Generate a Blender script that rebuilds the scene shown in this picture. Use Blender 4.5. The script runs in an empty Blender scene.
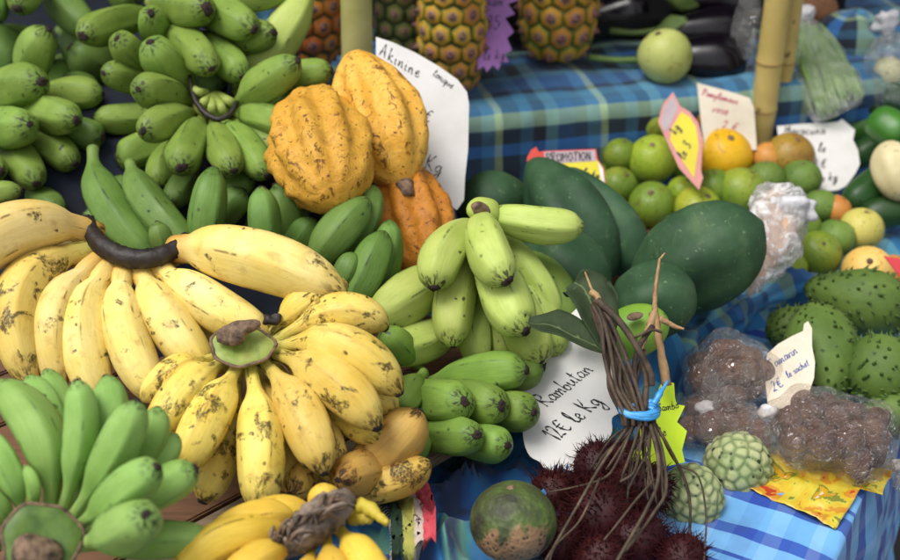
import bpy, bmesh, math, random
import numpy as np
from mathutils import Vector, Matrix, noise as mnoise

random.seed(7)
rng = np.random.default_rng(7)
scene = bpy.context.scene
C = scene.collection
R = math.radians

# ------------------------------------------------------------------ camera
TT = 0.75                       # table top height
CAMZ = TT + 0.95
PITCH = R(30)
FPX = 1307.0                    # focal length in pixels of a 900 px wide picture
cam_data = bpy.data.cameras.new('camera')
cam_data.sensor_width = 36.0
cam_data.lens = FPX / 900 * 36.0
cam_data.clip_start = 0.05
cam_data.clip_end = 500
cam_data.dof.use_dof = True
cam_data.dof.focus_distance = 1.40
cam_data.dof.aperture_fstop = 4.0
cam = bpy.data.objects.new('camera', cam_data)
cam.location = (0, 0, CAMZ)
cam.rotation_euler = (math.pi / 2 - PITCH, 0, 0)
C.objects.link(cam)
scene.camera = cam

# ------------------------------------------------------------------ sky, sun, exposure
SUN_EL, SUN_AZ = R(66), R(242)          # azimuth clockwise from +y : behind the camera, a little to the left
world = bpy.data.worlds.new('World')
scene.world = world
world.use_nodes = True
wn = world.node_tree
wn.nodes.clear()
sky = wn.nodes.new('ShaderNodeTexSky')
sky.sky_type = 'NISHITA'
sky.sun_disc = False
sky.sun_elevation = SUN_EL
sky.sun_rotation = SUN_AZ
sky.dust_density = 4.0
hs = wn.nodes.new('ShaderNodeHueSaturation')
hs.inputs['Saturation'].default_value = 0.22
bgn = wn.nodes.new('ShaderNodeBackground')
bgn.inputs['Strength'].default_value = 0.125
wo = wn.nodes.new('ShaderNodeOutputWorld')
wn.links.new(sky.outputs[0], hs.inputs['Color'])
wn.links.new(hs.outputs[0], bgn.inputs['Color'])
wn.links.new(bgn.outputs[0], wo.inputs['Surface'])
sd = bpy.data.lights.new('sun', 'SUN')
sd.energy = 1.3
sd.angle = R(28)
sd.color = (1.0, 0.97, 0.92)
sun = bpy.data.objects.new('sun', sd)
sdir = Vector((math.sin(SUN_AZ) * math.cos(SUN_EL), math.cos(SUN_AZ) * math.cos(SUN_EL), math.sin(SUN_EL)))
sun.rotation_euler = sdir.to_track_quat('Z', 'Y').to_euler()
sun.location = (0, 0, 4)
C.objects.link(sun)
scene.view_settings.view_transform = 'Standard'
scene.view_settings.look = 'None'
scene.view_settings.gamma = 1.0
scene.view_settings.exposure = 0.62
scene.view_settings.use_curve_mapping = False

# ------------------------------------------------------------------ helpers
FW = Vector((0, math.cos(PITCH), -math.sin(PITCH)))
UP = Vector((0, math.sin(PITCH), math.cos(PITCH)))
RT = Vector((1, 0, 0))
CAM = Vector((0, 0, CAMZ))

def ray(px, py):
    return FW + RT * ((px - 450) / FPX) - UP * ((py - 280) / FPX)
def D(px, py, d):
    return CAM + ray(px, py) * d
def dep(py, h):
    return (0.95 - h) / (0.5 + 0.866 * (py - 280) / FPX)
def P(px, py, h):
    return D(px, py, dep(py, h))
def m_per_px(d):
    return d / FPX

def tag(o, label, cat, group=None, kind=None):
    if label: o['label'] = label
    if cat: o['category'] = cat
    if group: o['group'] = group
    if kind: o['kind'] = kind
    return o
def link(name, mesh, mat=None, parent=None, loc=None):
    o = bpy.data.objects.new(name, mesh)
    C.objects.link(o)
    if mat is not None and len(mesh.materials) == 0:
        mesh.materials.append(mat)
    if loc is not None: o.location = loc
    if parent is not None: o.parent = parent
    return o
def empty(name, loc, label=None, cat=None, group=None):
    o = bpy.data.objects.new(name, None)
    o.empty_display_size = 0.02
    o.location = loc
    C.objects.link(o)
    return tag(o, label, cat, group)
def mesh_from(verts, faces, smooth=True, attrs=None, uv=None, name='mesh'):
    me = bpy.data.meshes.new(name)
    me.from_pydata([tuple(v) for v in verts], [], [tuple(f) for f in faces])
    if attrs:
        for k, a in attrs.items():
            a = np.asarray(a, dtype=np.float32)
            if a.ndim == 1:
                at = me.attributes.new(k, 'FLOAT', 'POINT'); at.data.foreach_set('value', a)
            else:
                at = me.attributes.new(k, 'FLOAT_VECTOR', 'POINT'); at.data.foreach_set('vector', a.ravel())
    if uv is not None:
        ul = me.uv_layers.new(name='UVMap')
        li = np.empty(len(me.loops), dtype=np.int32); me.loops.foreach_get('vertex_index', li)
        ul.data.foreach_set('uv', np.asarray(uv, dtype=np.float32)[li].ravel())
    if smooth:
        me.polygons.foreach_set('use_smooth', np.ones(len(me.polygons), dtype=bool))
    me.update()
    return me
def tube_faces(nr, ns, cap0=True, cap1=True, off=0):
    f = []
    for i in range(nr - 1):
        for j in range(ns):
            a = off + i * ns + j; b = off + i * ns + (j + 1) % ns
            f.append((a, b, b + ns, a + ns))
    if cap0: f.append(tuple(off + j for j in reversed(range(ns))))
    if cap1: f.append(tuple(off + (nr - 1) * ns + j for j in range(ns)))
    return f
def frames(path):
    """parallel transported frames along an (n,3) array of points"""
    path = np.asarray(path, dtype=float)
    tg = np.gradient(path, axis=0)
    tg /= np.linalg.norm(tg, axis=1)[:, None] + 1e-12
    a = np.array((0.0, 0.0, 1.0))
    if abs(tg[0].dot(a)) > 0.9: a = np.array((0.0, 1.0, 0.0))
    n = a - tg[0] * a.dot(tg[0]); n /= np.linalg.norm(n)
    N = [n]
    for i in range(1, len(path)):
        n = n - tg[i] * n.dot(tg[i]); n = n / (np.linalg.norm(n) + 1e-12)
        N.append(n)
    N = np.array(N); B = np.cross(tg, N)
    return tg, N, B
def catmull(pts, n=8):
    pts = [np.array(p, dtype=float) for p in pts]
    if len(pts) < 3:
        return np.array([pts[0] + (pts[-1] - pts[0]) * k / n for k in range(n + 1)])
    q = [2 * pts[0] - pts[1]] + pts + [2 * pts[-1] - pts[-2]]
    out = []
    for i in range(1, len(q) - 2):
        p0, p1, p2, p3 = q[i - 1:i + 3]
        for k in range(n):
            t = k / n
            out.append(0.5 * ((2 * p1) + (-p0 + p2) * t + (2 * p0 - 5 * p1 + 4 * p2 - p3) * t * t + (-p0 + 3 * p1 - 3 * p2 + p3) * t ** 3))
    out.append(q[-2])
    return np.array(out)
def tube_mesh(path, radii, ns=8, rough=0.0, caps=True, seed=0):
    path = np.asarray(path, dtype=float)
    n = len(path)
    radii = np.interp(np.linspace(0, 1, n), np.linspace(0, 1, len(np.atleast_1d(radii))), np.atleast_1d(radii)) if np.size(radii) > 1 else np.full(n, float(radii))
    tg, N, B = frames(path)
    ang = np.linspace(0, 2 * math.pi, ns, endpoint=False)
    r_ = np.random.default_rng(seed)
    rr = radii[:, None] * (1 + rough * r_.normal(size=(n, ns)))
    v = path[:, None, :] + rr[..., None] * (np.cos(ang)[None, :, None] * N[:, None, :] + np.sin(ang)[None, :, None] * B[:, None, :])
    return v.reshape(-1, 3), tube_faces(n, ns, caps, caps)
def join(parts):
    V = []; F = []; o = 0
    for v, f in parts:
        V.append(np.asarray(v)); F += [tuple(i + o for i in q) for q in f]; o += len(v)
    return np.concatenate(V), F
def box_vf(c, s, rot=0.0):
    c = np.array(c, float); hx, hy, hz = np.array(s, float) / 2
    v = np.array([(x, y, z) for z in (-hz, hz) for y in (-hy, hy) for x in (-hx, hx)])
    ca, sa = math.cos(rot), math.sin(rot)
    v[:, :2] = v[:, :2] @ np.array([[ca, sa], [-sa, ca]])
    return v + c, [(0, 2, 3, 1), (4, 5, 7, 6), (0, 1, 5, 4), (1, 3, 7, 5), (3, 2, 6, 7), (2, 0, 4, 6)]
def bevel_box(name, c, s, rot, mat, parent=None, bev=0.004):
    v, f = box_vf((0, 0, 0), s, rot)
    bm = bmesh.new()
    vs = [bm.verts.new(p) for p in v]
    for q in f: bm.faces.new([vs[i] for i in q])
    bmesh.ops.bevel(bm, geom=bm.edges[:], offset=bev, segments=2, affect='EDGES')
    me = bpy.data.meshes.new(name); bm.to_mesh(me); bm.free()
    base = Vector(parent.location) if parent else Vector((0, 0, 0))
    return link(name, me, mat, parent, Vector(c) - base)
def fnoise(p, s, seed=0.0):
    return mnoise.noise(Vector((p[0] * s + seed * 17.3, p[1] * s - seed * 5.1, p[2] * s + seed * 3.7)))

# ------------------------------------------------------------------ materials
def lin(h):
    c = [int(h[i:i + 2], 16) / 255 for i in (0, 2, 4)]
    return tuple(x / 12.92 if x <= 0.04045 else ((x + 0.055) / 1.055) ** 2.4 for x in c) + (1.0,)
class NT:
    def __init__(self, name):
        self.m = bpy.data.materials.new(name); self.m.use_nodes = True
        self.t = self.m.node_tree; self.t.nodes.clear()
        self.out = self.t.nodes.new('ShaderNodeOutputMaterial')
    def n(self, kind, ins=None, **props):
        nd = self.t.nodes.new('ShaderNode' + kind)
        for k, v in props.items(): setattr(nd, k, v)
        for k, v in (ins or {}).items():
            s = nd.inputs[k]
            if isinstance(v, bpy.types.NodeSocket): self.t.links.new(v, s)
            else: s.default_value = v
        return nd
    def ramp(self, fac, stops, interp='LINEAR'):
        nd = self.n('ValToRGB', {'Fac': fac}); cr = nd.color_ramp; cr.interpolation = interp
        while len(cr.elements) < len(stops): cr.elements.new(0.5)
        for e, (p, c) in zip(cr.elements, stops):
            e.position = p; e.color = c if len(c) == 4 else tuple(c) + (1,)
        return nd.outputs['Color']
    def mix(self, fac, a, b, mode='MIX'):
        nd = self.n('Mix', data_type='RGBA', blend_type=mode)
        for k, v in ((0, fac), (6, a), (7, b)):
            s = nd.inputs[k]
            if isinstance(v, bpy.types.NodeSocket): self.t.links.new(v, s)
            else: s.default_value = v
        return nd.outputs[2]
    def math(self, op, a, b=0.0, clamp=False):
        nd = self.n('Math', {0: a, 1: b}, operation=op, use_clamp=clamp); return nd.outputs[0]
    def mr(self, v, a, b, c=0.0, d=1.0):
        return self.n('MapRange', {'Value': v, 'From Min': a, 'From Max': b, 'To Min': c, 'To Max': d}, clamp=True).outputs['Result']
    def noise(self, vec, scale, detail=4.0, rough=0.55, dist=0.0):
        return self.n('TexNoise', {'Vector': vec, 'Scale': scale, 'Detail': detail, 'Roughness': rough, 'Distortion': dist}).outputs['Fac']
    def warp(self, co, scale, amp):
        nz = self.n('TexNoise', {'Vector': co, 'Scale': float(scale), 'Detail': 2.0}).outputs['Color']
        off = self.n('VectorMath', {0: nz, 1: (amp, amp, amp)}, operation='MULTIPLY').outputs[0]
        return self.n('VectorMath', {0: co, 1: off}, operation='ADD').outputs[0]
    def objcoord(self):
        tc = self.n('TexCoord'); oi = self.n('ObjectInfo')
        off = self.math('MULTIPLY', oi.outputs['Random'], 37.0)
        comb = self.n('CombineXYZ', {'X': off, 'Y': off, 'Z': off})
        return self.n('VectorMath', {0: tc.outputs['Object'], 1: comb.outputs[0]}, operation='ADD').outputs[0], oi.outputs['Random']
    def finish(self, col, rough=0.5, bump=None, bstr=0.3, bdist=0.002, **extra):
        ins = {'Base Color': col, 'Roughness': rough}
        ins.update(extra)
        b = self.n('BsdfPrincipled', ins)
        if bump is not None:
            bn = self.n('Bump', {'Height': bump, 'Strength': bstr, 'Distance': bdist})
            self.t.links.new(bn.outputs[0], b.inputs['Normal'])
        self.t.links.new(b.outputs[0], self.out.inputs['Surface'])
        return self.m

def banana_mat(name, c1, c2, neck, ridge, spot, spots=0.5, streak=0.5, rough=0.42, ridge_amt=0.35, blotch=0.0):
    k = NT(name)
    co, rnd = k.objcoord()
    t = k.n('Attribute', attribute_name='t').outputs['Fac']
    rg = k.n('Attribute', attribute_name='ridge').outputs['Fac']
    bc = k.n('Attribute', attribute_name='bc').outputs['Vector']
    bc2 = k.n('VectorMath', {0: bc, 1: k.n('CombineXYZ', {'X': k.math('MULTIPLY', rnd, 50), 'Y': k.math('MULTIPLY', rnd, 31), 'Z': k.math('MULTIPLY', rnd, 23)}).outputs[0]}, operation='ADD').outputs[0]
    n1 = k.noise(co, 22, 3)
    col = k.mix(k.mr(n1, 0.35, 0.65), lin(c1), lin(c2))
    col = k.n('HueSaturation', {'Color': col, 'Hue': k.mr(rnd, 0, 1, 0.488, 0.506), 'Saturation': 1.0, 'Value': k.mr(rnd, 0, 1, 0.86, 1.08)}).outputs[0]
    col = k.mix(k.math('MULTIPLY', rg, ridge_amt), col, lin(ridge))
    lr = k.math('MULTIPLY', k.mr(rg, 0.6, 0.95), k.mr(k.noise(bc2, 1.3, 3), 0.52, 0.60))
    col = k.mix(k.math('MULTIPLY', lr, 0.75), col, lin(spot))
    nk = k.mr(t, 0.22, 0.04)
    col = k.mix(k.math('MULTIPLY', nk, 0.85), col, lin(neck))
    col = k.mix(k.math('MULTIPLY', k.mr(t, 0.86, 0.985), 0.45), col, lin(ridge))
    ts = k.math('MULTIPLY', k.mr(t, 0.87, 0.96), k.mr(k.noise(bc2, 3.2, 4), 0.50, 0.58))
    col = k.mix(k.math('MULTIPLY', ts, 0.85), col, lin(spot))
    sc = k.noise(bc2, 1.1, 6, 0.75, 1.0)
    col = k.mix(k.mr(sc, 0.56, 0.72, 0, 0.35), col, lin(neck))
    # lengthwise fine streaks in the skin
    st = k.n('VectorMath', {0: bc2, 1: (1, 1, 0.16)}, operation='MULTIPLY').outputs[0]
    s1 = k.noise(st, 9.0, 3)
    col = k.mix(k.mr(s1, 0.4, 0.75, 0, 0.22), col, lin(ridge))
    # broad bruises
    if blotch > 0:
        b1 = k.noise(bc2, 0.9, 5, 0.62, 0.4)
        b1 = k.mr(b1, 0.67 - 0.115 * blotch, 0.71 - 0.105 * blotch)
        b1 = k.math('MULTIPLY', b1, k.mr(k.noise(bc2, 7.0, 4, 0.7), 0.3, 0.55))
        col = k.mix(k.math('MULTIPLY', b1, 0.88), col, lin(spot))
        b2 = k.noise(bc2, 1.7, 4, 0.6)
        col = k.mix(k.mr(b2, 0.55, 0.75, 0, 0.45), col, lin('9a6428'))
    # scratches
    s2 = k.n('VectorMath', {0: bc2, 1: (1, 1, 0.28)}, operation='MULTIPLY').outputs[0]
    s3 = k.noise(s2, 2.6, 5, 0.6, 0.6)
    col = k.mix(k.math('MULTIPLY', k.mr(s3, 0.735 - 0.06 * streak, 0.76 - 0.05 * streak), 0.8), col, lin(spot))
    # round specks
    vo = k.n('TexVoronoi', {'Vector': k.warp(co, 55.0, .016), 'Scale': 95.0, 'Randomness': 1.0})
    cellr = k.n('SeparateColor', {'Color': vo.outputs['Color']}).outputs[0]
    sp = k.math('MULTIPLY', k.mr(vo.outputs['Distance'], 0.30, 0.16), k.mr(cellr, 1.0 - 0.30 * spots, 1.0 - 0.28 * spots))
    wob = k.mr(k.noise(co, 60, 3), 0.35, 0.55)
    col = k.mix(k.math('MULTIPLY', k.math('MULTIPLY', sp, wob), 0.85), col, lin(spot))
    h = k.math('ADD', k.math('MULTIPLY', k.noise(co, 160, 3), 0.35), k.math('MULTIPLY', s1, 0.8))
    rr = k.mr(k.noise(co, 40, 3), 0.3, 0.7, rough + 0.0, rough + 0.18)
    return k.finish(col, rr, h, 0.28, 0.0016, **{'Specular IOR Level': 0.27, 'Subsurface Weight': 0.03, 'Subsurface Radius': (0.01, 0.006, 0.002), 'Subsurface Scale': 0.4})

def fruit_mat(name, stops, nscale=14, speck=None, rough=0.45, bscale=80, bstr=0.2, detail=5, spec=0.35, var=0.1, dist=0.3, sscale=110, sdens=0.4, blem=0.0, blemc='5a4424'):
    k = NT(name)
    co, rnd = k.objcoord()
    n1 = k.noise(co, nscale, detail, 0.6, dist)
    col = k.ramp(n1, [(p, lin(c)) for p, c in stops])
    col = k.n('HueSaturation', {'Color': col, 'Hue': k.mr(rnd, 0, 1, 0.49, 0.51), 'Value': k.mr(rnd, 0, 1, 1 - var, 1 + var)}).outputs[0]
    if speck:
        vo = k.n('TexVoronoi', {'Vector': k.warp(co, sscale * .6, 1.4 / sscale), 'Scale': float(sscale)})
        cellr = k.n('SeparateColor', {'Color': vo.outputs['Color']}).outputs[0]
        sp = k.math('MULTIPLY', k.mr(vo.outputs['Distance'], 0.36, 0.18), k.mr(cellr, 1 - sdens, 1.04 - sdens))
        col = k.mix(k.math('MULTIPLY', sp, 0.8), col, lin(speck))
    if blem:
        b_ = k.noise(co, 24, 6, 0.7, 1.2)
        col = k.mix(k.mr(b_, 0.60, 0.70, 0, blem), col, lin(blemc))
        s_ = k.n('VectorMath', {0: co, 1: (1, .25, .6)}, operation='MULTIPLY').outputs[0]
        col = k.mix(k.mr(k.noise(s_, 70, 4, .6, 1.5), 0.63, 0.67, 0, blem), col, lin(blemc))
    return k.finish(col, rough, k.noise(co, bscale, 4), bstr, 0.002, **{'Specular IOR Level': spec})

def plain_mat(name, c, rough=0.6, c2=None, nscale=30, bscale=120, bstr=0.15, **ex):
    k = NT(name)
    co, rnd = k.objcoord()
    col = k.mix(k.mr(k.noise(co, nscale, 5), 0.3, 0.7), lin(c), lin(c2 or c))
    return k.finish(col, rough, k.noise(co, bscale, 4), bstr, 0.0015, **ex)

MY = banana_mat('ripe_banana_skin', 'ead68c', 'e2c86a', 'c8923a', 'b8963e', '2a1a14', 0.36, 1.0, 0.40, 0.30, 0.42)
MYS = banana_mat('spotted_ripe_banana_skin', 'e8d270', 'dcbe52', 'b4b45c', 'a88432', '26160f', 0.6, 1.15, 0.40, 0.45, 1.0)
MYO = banana_mat('overripe_banana_skin', 'dab85c', 'c8a048', '94783a', '7a4c1c', '21130c', 0.7, 1.2, 0.45, 0.5, 1.15)
MYB = banana_mat('fresh_yellow_banana_skin', 'e8c850', 'dab43a', 'b8a83c', 'a87c28', '3a2412', 0.15, 0.35, 0.42, 0.25, 0.0)
MGD = banana_mat('waxy_green_banana_skin', '94b864', '80a650', 'a4bc6c', '5e8440', '1d1a12', 0.30, 0.6, 0.50, 0.40)
MGA = banana_mat('green_banana_skin', '86a048', '728e3c', 'a0ac58', '4c6a28', '1c1812', 0.40, 0.85, 0.42, 0.50)
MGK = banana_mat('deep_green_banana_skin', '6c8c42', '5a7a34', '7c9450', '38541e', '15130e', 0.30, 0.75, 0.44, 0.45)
MGG = banana_mat('pale_green_banana_skin', 'b6c46a', 'a4b658', 'a8b858', '7c9440', '2a1c14', 0.40, 0.95, 0.42, 0.40)
MGH = banana_mat('mid_green_banana_skin', '7e9c44', '6c8a3a', '7c9444', '4a6a28', '1d1812', 0.30, 0.75, 0.42, 0.45)
MTIP = plain_mat('dried_blossom_tip', '1b1410', 0.85, '3a2a20', 200, 300, 0.5)
MCRG = fruit_mat('cut_green_crown', [(0.3, '6c8434'), (0.5, '93a04c'), (0.8, '7a6c34')], 45, None, 0.5)
MCRD = fruit_mat('dark_green_crown', [(0.3, '3c5a24'), (0.55, '5c7a34'), (0.8, '4a4a24')], 45, None, 0.5)
MCRY = fruit_mat('yellow_crown', [(0.3, 'a89838'), (0.6, 'c8aa48'), (0.8, '8a6a2c')], 60, None, 0.5)
MCRK = plain_mat('black_dried_crown', '120d0b', 0.55, '2e241f', 90, 160, 0.6)
MCRB = plain_mat('brown_dried_crown', '8a7058', 0.8, '241810', 130, 170, 1.0)
MCRF = plain_mat('fibrous_dried_crown', '9a8878', 0.85, '241b16', 60, 140, 1.0)
# ------------------------------------------------------------------ cloth materials
def plaid_mat(name, us, vs, fu, fv, base, wf=0.5, rough=0.85, dirt='203040'):
    """woven plaid: warp bands (us) and weft bands (vs) over the cloth's own UV in metres"""
    k = NT(name)
    uv = k.n('UVMap').outputs[0]
    nz = k.n('TexNoise', {'Vector': uv, 'Scale': 9.0, 'Detail': 2.0}).outputs['Color']
    uvw = k.n('VectorMath', {0: uv, 1: k.n('VectorMath', {0: nz, 1: (0.008, 0.008, 0)}, operation='MULTIPLY').outputs[0]}, operation='ADD').outputs[0]
    s = k.n('SeparateXYZ', {0: uvw})
    fa = k.math('FRACT', k.math('MULTIPLY', s.outputs[0], fu))
    fb = k.math('FRACT', k.math('MULTIPLY', s.outputs[1], fv))
    ca = k.ramp(fa, [(p, lin(c)) for p, c in us], 'CONSTANT')
    cb = k.ramp(fb, [(p, lin(c)) for p, c in vs], 'CONSTANT')
    col = k.mix(wf, ca, cb)
    su = k.math('SINE', k.math('MULTIPLY', s.outputs[0], 5200.0)); sv = k.math('SINE', k.math('MULTIPLY', s.outputs[1], 5200.0))
    weave = k.math('MULTIPLY', su, sv)
    col = k.mix(k.mr(k.noise(uv, 14, 4), 0.45, 0.8, 0, 0.35), col, lin(dirt))
    h = k.math('ADD', weave, k.math('MULTIPLY', k.noise(uv, 120, 3), 2.0))
    return k.finish(col, rough, h, 0.15, 0.001, **{'Sheen Weight': 0.15})
MCL_MAD = plaid_mat('madras_cloth', [(0, '2f76b4'), (0.17, '7fa08a'), (0.26, '2a5c90'), (0.36, '2c86b8'), (0.56, '1d4a78'), (0.66, '5aa0c8'), (0.80, '8fae7c'), (0.9, '1e5a96')],
                    [(0, '1f5088'), (0.2, '2f86bc'), (0.36, '86a886'), (0.45, '1c4a80'), (0.62, '3b94c0'), (0.74, '17406c'), (0.86, '6aa0a0')], 5.2, 5.8, None)
MCL_TIER = plaid_mat('back_shelf_madras_cloth', [(0, '2c5070'), (0.12, '4c84a4'), (0.24, 'b4cc98'), (0.31, '1e3850'), (0.48, '387498'), (0.60, '101e30'), (0.72, '6094a4'), (0.84, '28588a')],
                     [(0, '336f96'), (0.12, '4186ac'), (0.22, '182c44'), (0.28, '2c62a0'), (0.45, '4a7c94'), (0.53, '0c1522'), (0.62, '0c1420'), (0.72, '2668b0'), (0.80, '0a121e'), (0.895, '90b090'), (0.995, '2a68a8')], 6.0, 4.0, None, 0.60)
MCL_LIGHT = plaid_mat('light_blue_striped_cloth', [(0, '6aa6dc'), (0.18, 'b4d4ee'), (0.30, '5c9ad6'), (0.45, '4a86cc'), (0.55, '9cc8ea'), (0.72, '5c9ad6'), (0.80, '3a6cc0')],
                      [(0, '6aaae0'), (0.24, '0c2f96'), (0.44, '6aaae0'), (0.52, '173e9e'), (0.57, '74b0e2'), (0.78, '0f3aa6'), (0.92, '6aaae0')], 9.0, 7.5, None, 0.80)
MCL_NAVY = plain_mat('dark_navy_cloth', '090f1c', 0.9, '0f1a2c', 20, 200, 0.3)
def batik():
    k = NT('dark_batik_cloth')
    uv = k.n('UVMap').outputs[0]
    n = k.noise(uv, 8.0, 2, 0.45, 1.6)
    col = k.ramp(n, [(0.0, lin('0b1426')), (0.34, lin('14284a')), (0.42, lin('1d4f8a')), (0.47, lin('2f7cb4')), (0.51, lin('175484')), (0.56, lin('3a7a80')), (0.60, lin('5a8c78')), (0.64, lin('123050')), (0.72, lin('101d33'))])
    col = k.mix(k.mr(k.noise(uv, 4, 2), 0.54, 0.62, 0, .8), col, lin('0e1a2e'))
    return k.finish(col, 0.8, k.noise(uv, 260, 3), 0.2, 0.001, **{'Sheen Weight': 0.2})
MCL_BATIK = batik()

# ------------------------------------------------------------------ ground
def ground_mat():
    k = NT('worn_asphalt')
    co = k.n('TexCoord').outputs['Object']
    col = k.ramp(k.noise(co, 3, 8, 0.7), [(0.3, (0.035, 0.035, 0.036)), (0.7, (0.075, 0.072, 0.068))])
    return k.finish(col, 0.9, k.noise(co, 90, 4), 0.5, 0.01)
gm = mesh_from([(-60, -60, 0), (60, -60, 0), (60, 60, 0), (-60, 60, 0)], [(0, 1, 2, 3)], False)
tag(link('ground', gm, ground_mat()), None, None, kind='structure')

def wood_mat(name, a, b, axis=0, rough=0.75):
    k = NT(name)
    co, rnd = k.objcoord()
    sc = [6, 6, 6]; sc[axis] = 0.5
    v = k.n('VectorMath', {0: co, 1: tuple(sc)}, operation='MULTIPLY').outputs[0]
    w = k.noise(v, 14, 6, 0.65, 0.5)
    col = k.ramp(w, [(0.25, lin(a)), (0.55, lin(b)), (0.8, lin(a))])
    col = k.n('HueSaturation', {'Color': col, 'Value': k.mr(rnd, 0, 1, 0.8, 1.15)}).outputs[0]
    return k.finish(col, rough, w, 0.5, 0.002)
MWOOD = wood_mat('weathered_wood', '5e4c3c', '8a7660')
MWOODB = wood_mat('brown_plank_wood', '4a3222', '6e4c32')

# ------------------------------------------------------------------ tables
EDX = np.array((0.482, 0.876)); NIN = np.array((-0.876, 0.482)); E0 = np.array((0.411, 1.052))
def ST(s, t):
    return E0 + s * NIN + t * EDX
def to_st(x, y):
    r = np.array((x, y)) - E0
    return r.dot(NIN), r.dot(EDX)
rotT = math.atan2(EDX[1], EDX[0])
tab = empty('market_table', (*ST(1.15, 0.65), 0.0), 'long wooden trestle market table under the blue cloths', 'table')
cx, cy = ST(1.15, 0.65)
bevel_box('tabletop', (cx, cy, TT - 0.020), (2.62, 2.26, 0.03), rotT, MWOOD, tab)
for s_, t_ in ((0.09, -0.55), (2.2, -0.55), (0.09, 1.85), (2.2, 1.85), (1.15, 0.65)):
    x, y = ST(s_, t_)
    bevel_box('leg', (x, y, (TT - 0.035) / 2), (0.06, 0.06, TT - 0.037), rotT, MWOOD, tab)

# back shelf box
TA = Vector((0.03, 1.81)); TB = Vector((0.467, 1.916))
tdir = (TB - TA).normalized(); tnor = Vector((-tdir.y, tdir.x))
TH = 0.20
def tier_xy(u, w):          # u along the front edge from TA, w behind the edge
    p = TA + tdir * u + tnor * w
    return p.x, p.y
rot2 = math.atan2(tdir.y, tdir.x)
shelf = empty('display_shelf', (*tier_xy(0.15, 0.5), TT + 0.008), 'low wooden display shelf under the madras cloth behind the papayas', 'shelf')
x, y = tier_xy(0.15, 0.47)
bevel_box('shelf_board', (x, y, TT + TH - 0.022), (2.4, 0.90, 0.02), rot2, MWOOD, shelf)
for u in (-0.9, 0.15, 1.2):
    for w in (0.06, 0.85):
        x, y = tier_xy(u, w)
        bevel_box('leg', (x, y, TT + 0.008 + (TH - 0.042) / 2), (0.05, 0.05, TH - 0.042), rot2, MWOOD, shelf)

def sheet(name, fn, ua, ub, va, vb, step, mat, parent=None, flip=False):
    nu = max(2, int((ub - ua) / step) + 1); nv = max(2, int((vb - va) / step) + 1)
    U = np.linspace(ua, ub, nu); V = np.linspace(va, vb, nv)
    vs = []; uv = []
    for u in U:
        for v in V:
            vs.append(fn(u, v)); uv.append((u, v))
    fs = []
    for i in range(nu - 1):
        for j in range(nv - 1):
            a = i * nv + j
            q = (a, a + nv, a + nv + 1, a + 1)
            fs.append(q[::-1] if flip else q)
    return link(name, mesh_from(vs, fs, True, None, uv), mat, parent)
def seg_dist(p, a, b):
    ab = b - a; t = max(0, min(1, (p - a).dot(ab) / ab.dot(ab)))
    return (p - a - ab * t).length, t

# ridges of bunched cloth on the main table (world xy polyline, height, width)
def pxy(px, py, h=0.02):
    q = P(px, py, h); return Vector((q.x, q.y))
RIDGES = [([pxy(668, 378), pxy(690, 345), pxy(725, 318), pxy(770, 296), pxy(815, 262)], 0.070, 0.026),
          ([pxy(690, 300), pxy(760, 285), pxy(830, 250)], 0.020, 0.020),
          ([pxy(650, 350), pxy(655, 400)], 0.03, 0.022),
          ([pxy(880, 250), pxy(905, 240)], 0.03, 0.025)]
def main_h(x, y):
    p = Vector((x, y)); h = 0.0
    for pts, hh, ww in RIDGES:
        dm = min(seg_dist(p, pts[i], pts[i + 1])[0] for i in range(len(pts) - 1))
        if dm < 4 * ww:
            h += hh * math.exp(-(dm / ww) ** 2) * (0.8 + 0.4 * fnoise((x, y, 0), 18, 3))
    h += 0.005 * (1 - min(1, 3 * abs(fnoise((x, y, 0), 9, 1)))) + 0.003 * (1 - min(1, 3 * abs(fnoise((x, y, 0), 20, 2))))
    return h
def main_fn(s, t):
    x, y = ST(s, t)
    return (x, y, TT + 0.002 + main_h(x, y))
o = sheet('tablecloth', main_fn, 0.012, 2.1, -0.55, 1.85, 0.011, MCL_MAD, None, True)
tag(o, 'blue and green madras tablecloth bunched up between papayas and soursops', 'tablecloth')
def bunch(pts, rad, seed, sx=1.0):
    path = catmull([P(px, py, h) for px, py, h in pts], 10)
    tg, N, B = frames(path)
    n = len(path); ns = 40; V = []; uv = []
    for i in range(n):
        rr = rad * (0.8 + .3 * math.sin(i * .35 + seed)) * (min(1, (i + 2) / 6) * min(1, (n - i + 1) / 6))
        for j in range(ns):
            a = 2 * math.pi * j / ns
            d_ = N[i] * math.cos(a) + B[i] * math.sin(a)
            q = path[i] + d_ * rr
            k_ = 1 + .45 * fnoise(q, 22, seed) - .5 * abs(fnoise(q, 38, seed + 2)) + .12 * math.sin(5 * a + i * .3)
            V.append(path[i] + d_ * rr * k_); uv.append((i * .012, j / ns * .16 + .04 * fnoise(q, 14, seed)))
    f_ = link('bunched_fold', mesh_from(V, tube_faces(n, ns), True, None, uv), MCL_MAD, o)
bunch([(660, 400, .02), (672, 362, .03), (690, 340, .04), (716, 322, .045), (752, 304, .045), (795, 280, .04), (830, 262, .03)], .030, 3)
bunch([(676, 420, .015), (684, 380, .02), (700, 352, .03), (725, 338, .03)], .020, 5)
bunch([(700, 318, .03), (745, 290, .03), (790, 285, .02)], .022, 7)

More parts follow.
